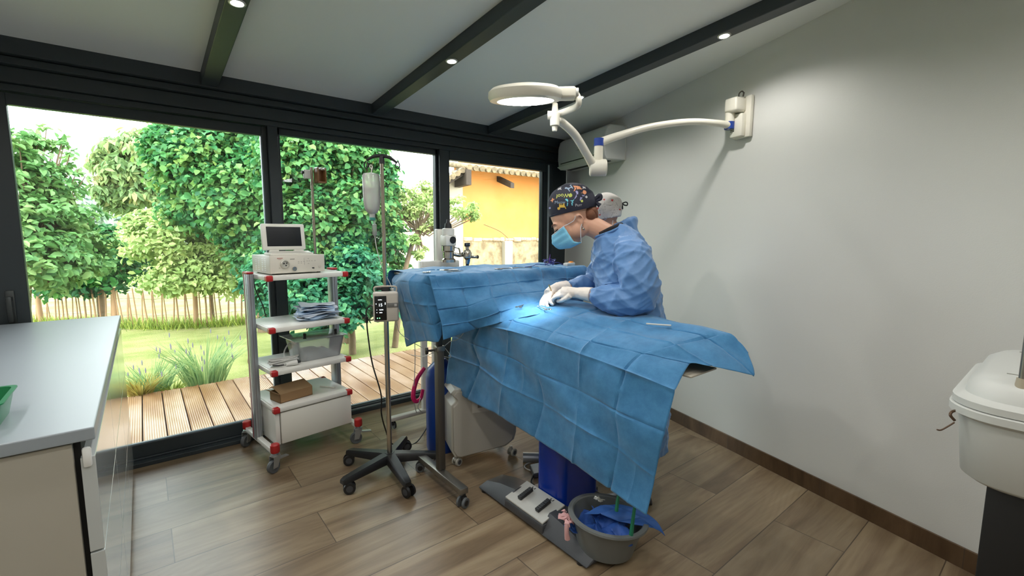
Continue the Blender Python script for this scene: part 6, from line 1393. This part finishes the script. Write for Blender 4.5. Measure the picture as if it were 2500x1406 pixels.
# gloves: palm, four fingers and thumb grown into one skin each
def hand(name, wrist, wdir, pdir, side, curl, spread, thumb, cuff_from, par, label=None):
    """wdir: from wrist to knuckles; pdir: towards the palm; side: +1 if the thumb is on wdir x pdir"""
    w = Vector(wdir).normalized(); p = (Vector(pdir)-w*Vector(pdir).dot(w)).normalized(); s = w.cross(p)*side
    m = MB(); W = Vector(wrist)
    m.tube([W-w*.02, W+w*.02, W+w*.05, W+w*.085], [.026,.030,.034,.032], n=14, sub=2)
    for q in (-.022,-.008,.008,.022): m.tube([W+w*.02+s*q*.7, W+w*.06+s*q, W+w*.088+s*q*1.1], [.014,.0155,.0125], n=10)
    ln = [.042,.048,.045,.036]
    for k, q in enumerate((.030,.010,-.010,-.029)):
        base = W+w*.086+s*q; a = curl[k]; L_ = ln[k]; d0 = (w+s*spread*(q/.03)).normalized()
        pts = [base]; ang = a*.55
        for seg_, l in enumerate((L_, L_*.68, L_*.52)):
            d = d0*math.cos(ang)+p*math.sin(ang); pts.append(pts[-1]+d*l); ang += a
        m.tube(pts, [.0112,.0105,.0096,.0078], n=10, sub=2); m.ell(pts[-1], (.0078,)*3, seg=10, rg=6)
    tb = W+w*.028+s*.030; td = [Vector(t) for t in thumb]; pts = [tb]
    for l, d in zip((.034,.032,.026), td): dd = (w*d.x+s*d.y+p*d.z).normalized(); pts.append(pts[-1]+dd*l)
    m.tube(pts, [.0165,.0135,.0115,.0092], n=10, sub=2); m.ell(pts[-1], (.0092,)*3, seg=10, rg=6)
    c = Vector(cuff_from); m.tube([c, c+(W-c)*.5, W], [.040,.036,.029], n=18, sub=2)
    return fused(m, name, GLOVE, par, voxel=.0034, it=3, disp=lambda co, no: np.array(no*(.0012*nz(co*60,1,2)+.0008*abs(nz(co*110,1,3)))))
Wn = Pp(.300, .085, 1.130)
hand('glove', Wn, (Pp(.41,.045,1.125)-Wn), (PZ*-1+PL*-.5), 1, (.62,.68,.74,.80), .05, ((.9,.25,.5),(.95,-.1,.5),(.9,-.25,.35)), Pp(.222,.135,1.127), person1)
Wf = Pp(.415, -.055, 1.140)
hand('glove', Wf, (Pp(.475,.03,1.095)-Wf), (PZ*-1+PL*.3-PF*.3), -1, (.45,.55,.62,.7), .05, ((.8,.3,.6),(.9,-.05,.6),(.9,-.2,.4)), Pp(.36,-.105,1.137), person1)
nh = thing('needle_driver', 'thin gold-handled needle driver held in the gloved hands', 'instrument', Pp(.43,.02,1.11), 0)
m = MB(); c = Pp(.43,.02,1.11); m.tube([Pp(.455,.04,1.165)-c, Pp(.445,.03,1.14)-c, Pp(.435,.01,1.10)-c, Pp(.43,-.01,1.075)-c], [.004,.003,.003,.0015], n=8); m.build('shaft', mat('gold_steel', srgb(190,150,90), .25, metal=.9), nh)
# clogs and trouser legs
SHOE = mat('dark_clog', srgb(52, 56, 62), .5)
TROU = mat('navy_trousers', srgb(36, 52, 96), .8)
def shoe(Pq, f, l, par, mt):
    m = MB(); rings = []
    for (df, hw, hh) in ((-.10,.022,.03),(-.085,.034,.06),(-.03,.036,.075),(.03,.038,.065),(.09,.042,.045),(.135,.034,.032),(.155,.012,.02)):
        rings.append([Pq(f+df, l+hw*math.cos(a), max(.002, hh*.5+hh*.5*math.sin(a))) for a in [2*PI*i/14 for i in range(14)]])
    m.loft(rings); return m.build('shoe', mt, par, smooth=60)
shoe(Pp, -.02, .17, person1, SHOE); shoe(Pp, .10, -.12, person1, SHOE)
for s_, ff, ll in ((1, -.06, .17), (-1, .06, -.12)):
    m = MB(); m.tube([Pp(.0, s_*.09, .80), Pp((ff)*.5, (s_*.085+ll)/2, .48), Pp(ff, ll, .085)], [.10,.080,.062], n=18, sub=3); m.build('trouser_leg', TROU, person1, smooth=180)

# ---- assistant standing behind: pale heart-print cap, blue gown
O2 = Vector((2.395, 1.905, 0))-PF*.085
def P2(f, l, z): return O2+PF*f+PL*l+PZ*z
g0 = .0
m = MB(); h2f = (PF*math.cos(R(35))-PZ*math.sin(R(35))); h2u = (PF*math.sin(R(35))+PZ*math.cos(R(35))); HM2 = Matrix((h2f, PL, h2u)).transposed()
HC2 = P2(.175, 0, 1.565)
def hq3(a, b, c): return HC2+h2f*a+PL*b+h2u*c
m.ell(hq3(-.012,0,.015), (.096,.075,.098), HM2); m.ell(hq3(.030,0,-.055), (.062,.060,.070), HM2); m.ell(hq3(.040,0,-.098), (.040,.042,.034), HM2)
m.tube([hq3(.090,0,-.020), hq3(.104,0,-.045), hq3(.110,0,-.058), hq3(.090,0,-.066)], [.008,.010,.013,.008], n=10)
for s_ in (-1, 1):
    m.tube([hq3(.010, s_*.080, .005), hq3(.000, s_*.088, .016), hq3(-.014, s_*.092, .014), hq3(-.018, s_*.090, -.004), hq3(-.008, s_*.085, -.022)], [.005,.006,.006,.006,.007], n=8, sub=3)
m.tube([P2(.14,0,1.50), P2(.08,0,1.46), P2(.03,0,1.40)], [.050,.050,.07], n=16, sub=3)
m.tube([P2(.0,0,.88), P2(.0,0,1.05), P2(.01,0,1.22), P2(.02,0,1.36), P2(.03,0,1.42)], [.12,.10,.11,.12,.06], n=16, sub=2)
m.tube([P2(.02,-.15,1.36), P2(.03,0,1.38), P2(.02,.15,1.36)], [.048,.066,.048], n=12)
arm2 = {s_: [P2(.02,s_*.165,1.355), P2(.06,s_*.19,1.20), P2(.10,s_*.18,1.09), P2(.21,s_*.11,1.11), P2(.31,s_*.05,1.12)] for s_ in (-1, 1)}
for s_ in (-1, 1):
    m.tube(arm2[s_], [.044,.039,.036,.032,.024], n=12, sub=3)
    m.tube([P2(.0,s_*.085,.90), P2(.0,s_*.09,.48), P2(-.01,s_*.09,.09)], [.085,.058,.038], n=14, sub=3)
    q = arm2[s_][-1]
    for k in range(4): m.tube([q, q+PF*.06+PL*(.018*(k-1.5))-PZ*.01, q+PF*.09+PL*(.018*(k-1.5))-PZ*.03, q+PF*.10+PL*(.016*(k-1.5))-PZ*.055], [.016,.011,.0095,.008], n=8, sub=2)
    m.tube([q, q+PF*.03-PL*s_*.035-PZ*.01, q+PF*.065-PL*s_*.04-PZ*.03], [.015,.012,.009], n=8, sub=2)
person2 = fused(m, 'person', SKIN, None, voxel=.006, it=4)
tag(person2, 'person mostly hidden behind the surgeon, wearing a pale cap with red hearts', 'person')
PCAP = mat('pale_print_cotton', srgb(206, 202, 198), .8, bump=.1, bscale=150)
m = MB(); bm = bmesh.new(); bmesh.ops.create_uvsphere(bm, u_segments=56, v_segments=36, radius=1)
c2 = hq3(-.016,0,.026); bm.transform(Matrix.Translation(c2) @ HM2.to_4x4() @ Matrix.Diagonal((.128,.096,.108,1)))
bmesh.ops.bisect_plane(bm, geom=bm.verts[:]+bm.edges[:]+bm.faces[:], plane_co=hq3(.05,0,.0), plane_no=(h2u*.90-h2f*.43).normalized(), clear_inner=True)
for v in bm.verts: v.co += (v.co-c2).normalized()*(.006*nz(v.co*20,1,8)+.003*abs(nz(v.co*45,1,9)))
m.bm(bm); cap2 = m.build('cap', PCAP, None, smooth=180, fix=False); q = cap2.modifiers.new('t','SOLIDIFY'); q.thickness = .002; q.offset = 1; baked(cap2); cap2.parent = person2
bvh = BVHTree.FromPolygons([v.co.copy() for v in cap2.data.vertices], [tuple(p.vertices) for p in cap2.data.polygons]); PR = {}
_O = O; O = O2
HEART = pieces([(0,-.5),(-.5,.1),(-.45,.4),(-.2,.5),(0,.3),(.2,.5),(.45,.4),(.5,.1)]); HRED = mat('print_heart_red', srgb(190,70,66), .7); SCR = mat('print_scribble_grey', srgb(140,136,136), .7)
LINE = pieces([(-.5,-.03),(.5,-.03),(.5,.03),(-.5,.03)]); 
for (f_, z_, s_) in ((.215,1.605,.016),(.125,1.655,.016),(.075,1.60,.012),(.175,1.66,.012),(.20,1.565,.012)): stamp(HEART, (f_, z_), s_, .1, HRED)
rs = random.Random(12)
for k in range(60): stamp(LINE, (rs.uniform(.03,.24), rs.uniform(1.55,1.67)), rs.uniform(.012,.034), rs.uniform(0, PI), SCR)
for k, (mm, mt_) in PR.items(): mm.build('cap_print', mt_, cap2, smooth=0, fix=False)
O = _O
m = MB(); kn = hq3(-.140,.015,-.005); m.tube([kn, kn-PF*.02+PZ*.008, kn-PF*.032+PZ*.002, kn-PF*.03-PZ*.012, kn-PF*.012-PZ*.010, kn], .004, n=8, sub=3); m.tube([kn, hq3(-.12,.045,-.035)], .004, n=8); m.build('cap_tie', mat('black_ribbon', srgb(22,22,26), .6), cap2)
mask_mesh(hq3, 'face_mask', person2)
m = MB()
def ring2(c, af, al, n=26, tf=0.0): return [P2(c[0]+af*math.cos(2*PI*i/n), c[1]+al*math.sin(2*PI*i/n), c[2]+tf*math.cos(2*PI*i/n)) for i in range(n)]
m.loft([ring2((0,0,.28),.17,.20), ring2((0,0,.8),.155,.19), ring2((0,0,1.05),.145,.185), ring2((.005,0,1.22),.14,.19), ring2((.01,0,1.34),.125,.18), ring2((.02,0,1.40),.10,.14,tf=-.02), ring2((.035,0,1.455),.082,.078,tf=-.02), ring2((.045,0,1.50),.084,.076,tf=-.03), ring2((.050,0,1.525),.084,.076,tf=-.035)])
for s_ in (-1, 1): m.tube([P2(.02,s_*.13,1.36), P2(.04,s_*.19,1.29), P2(.07,s_*.20,1.16), P2(.11,s_*.185,1.10), P2(.18,s_*.13,1.11), P2(.26,s_*.08,1.12)], [.06,.072,.070,.064,.052,.036], n=16, sub=3)
fused(m, 'gown', GOWN, person2, voxel=.010, it=6, disp=folds(.008, [((.9,.3,.5), 30, 1.0), ((.2,-.5,.9), 26, .8)], 8))
shoe(P2, -.0, .09, person2, SHOE); shoe(P2, .0, -.09, person2, SHOE)
for s_ in (-1, 1):
    m = MB(); m.tube([P2(.0,s_*.09,.80), P2(.0,s_*.09,.45), P2(-.01,s_*.09,.085)], [.095,.075,.060], n=16, sub=3); m.build('trouser_leg', TROU, person2, smooth=180)
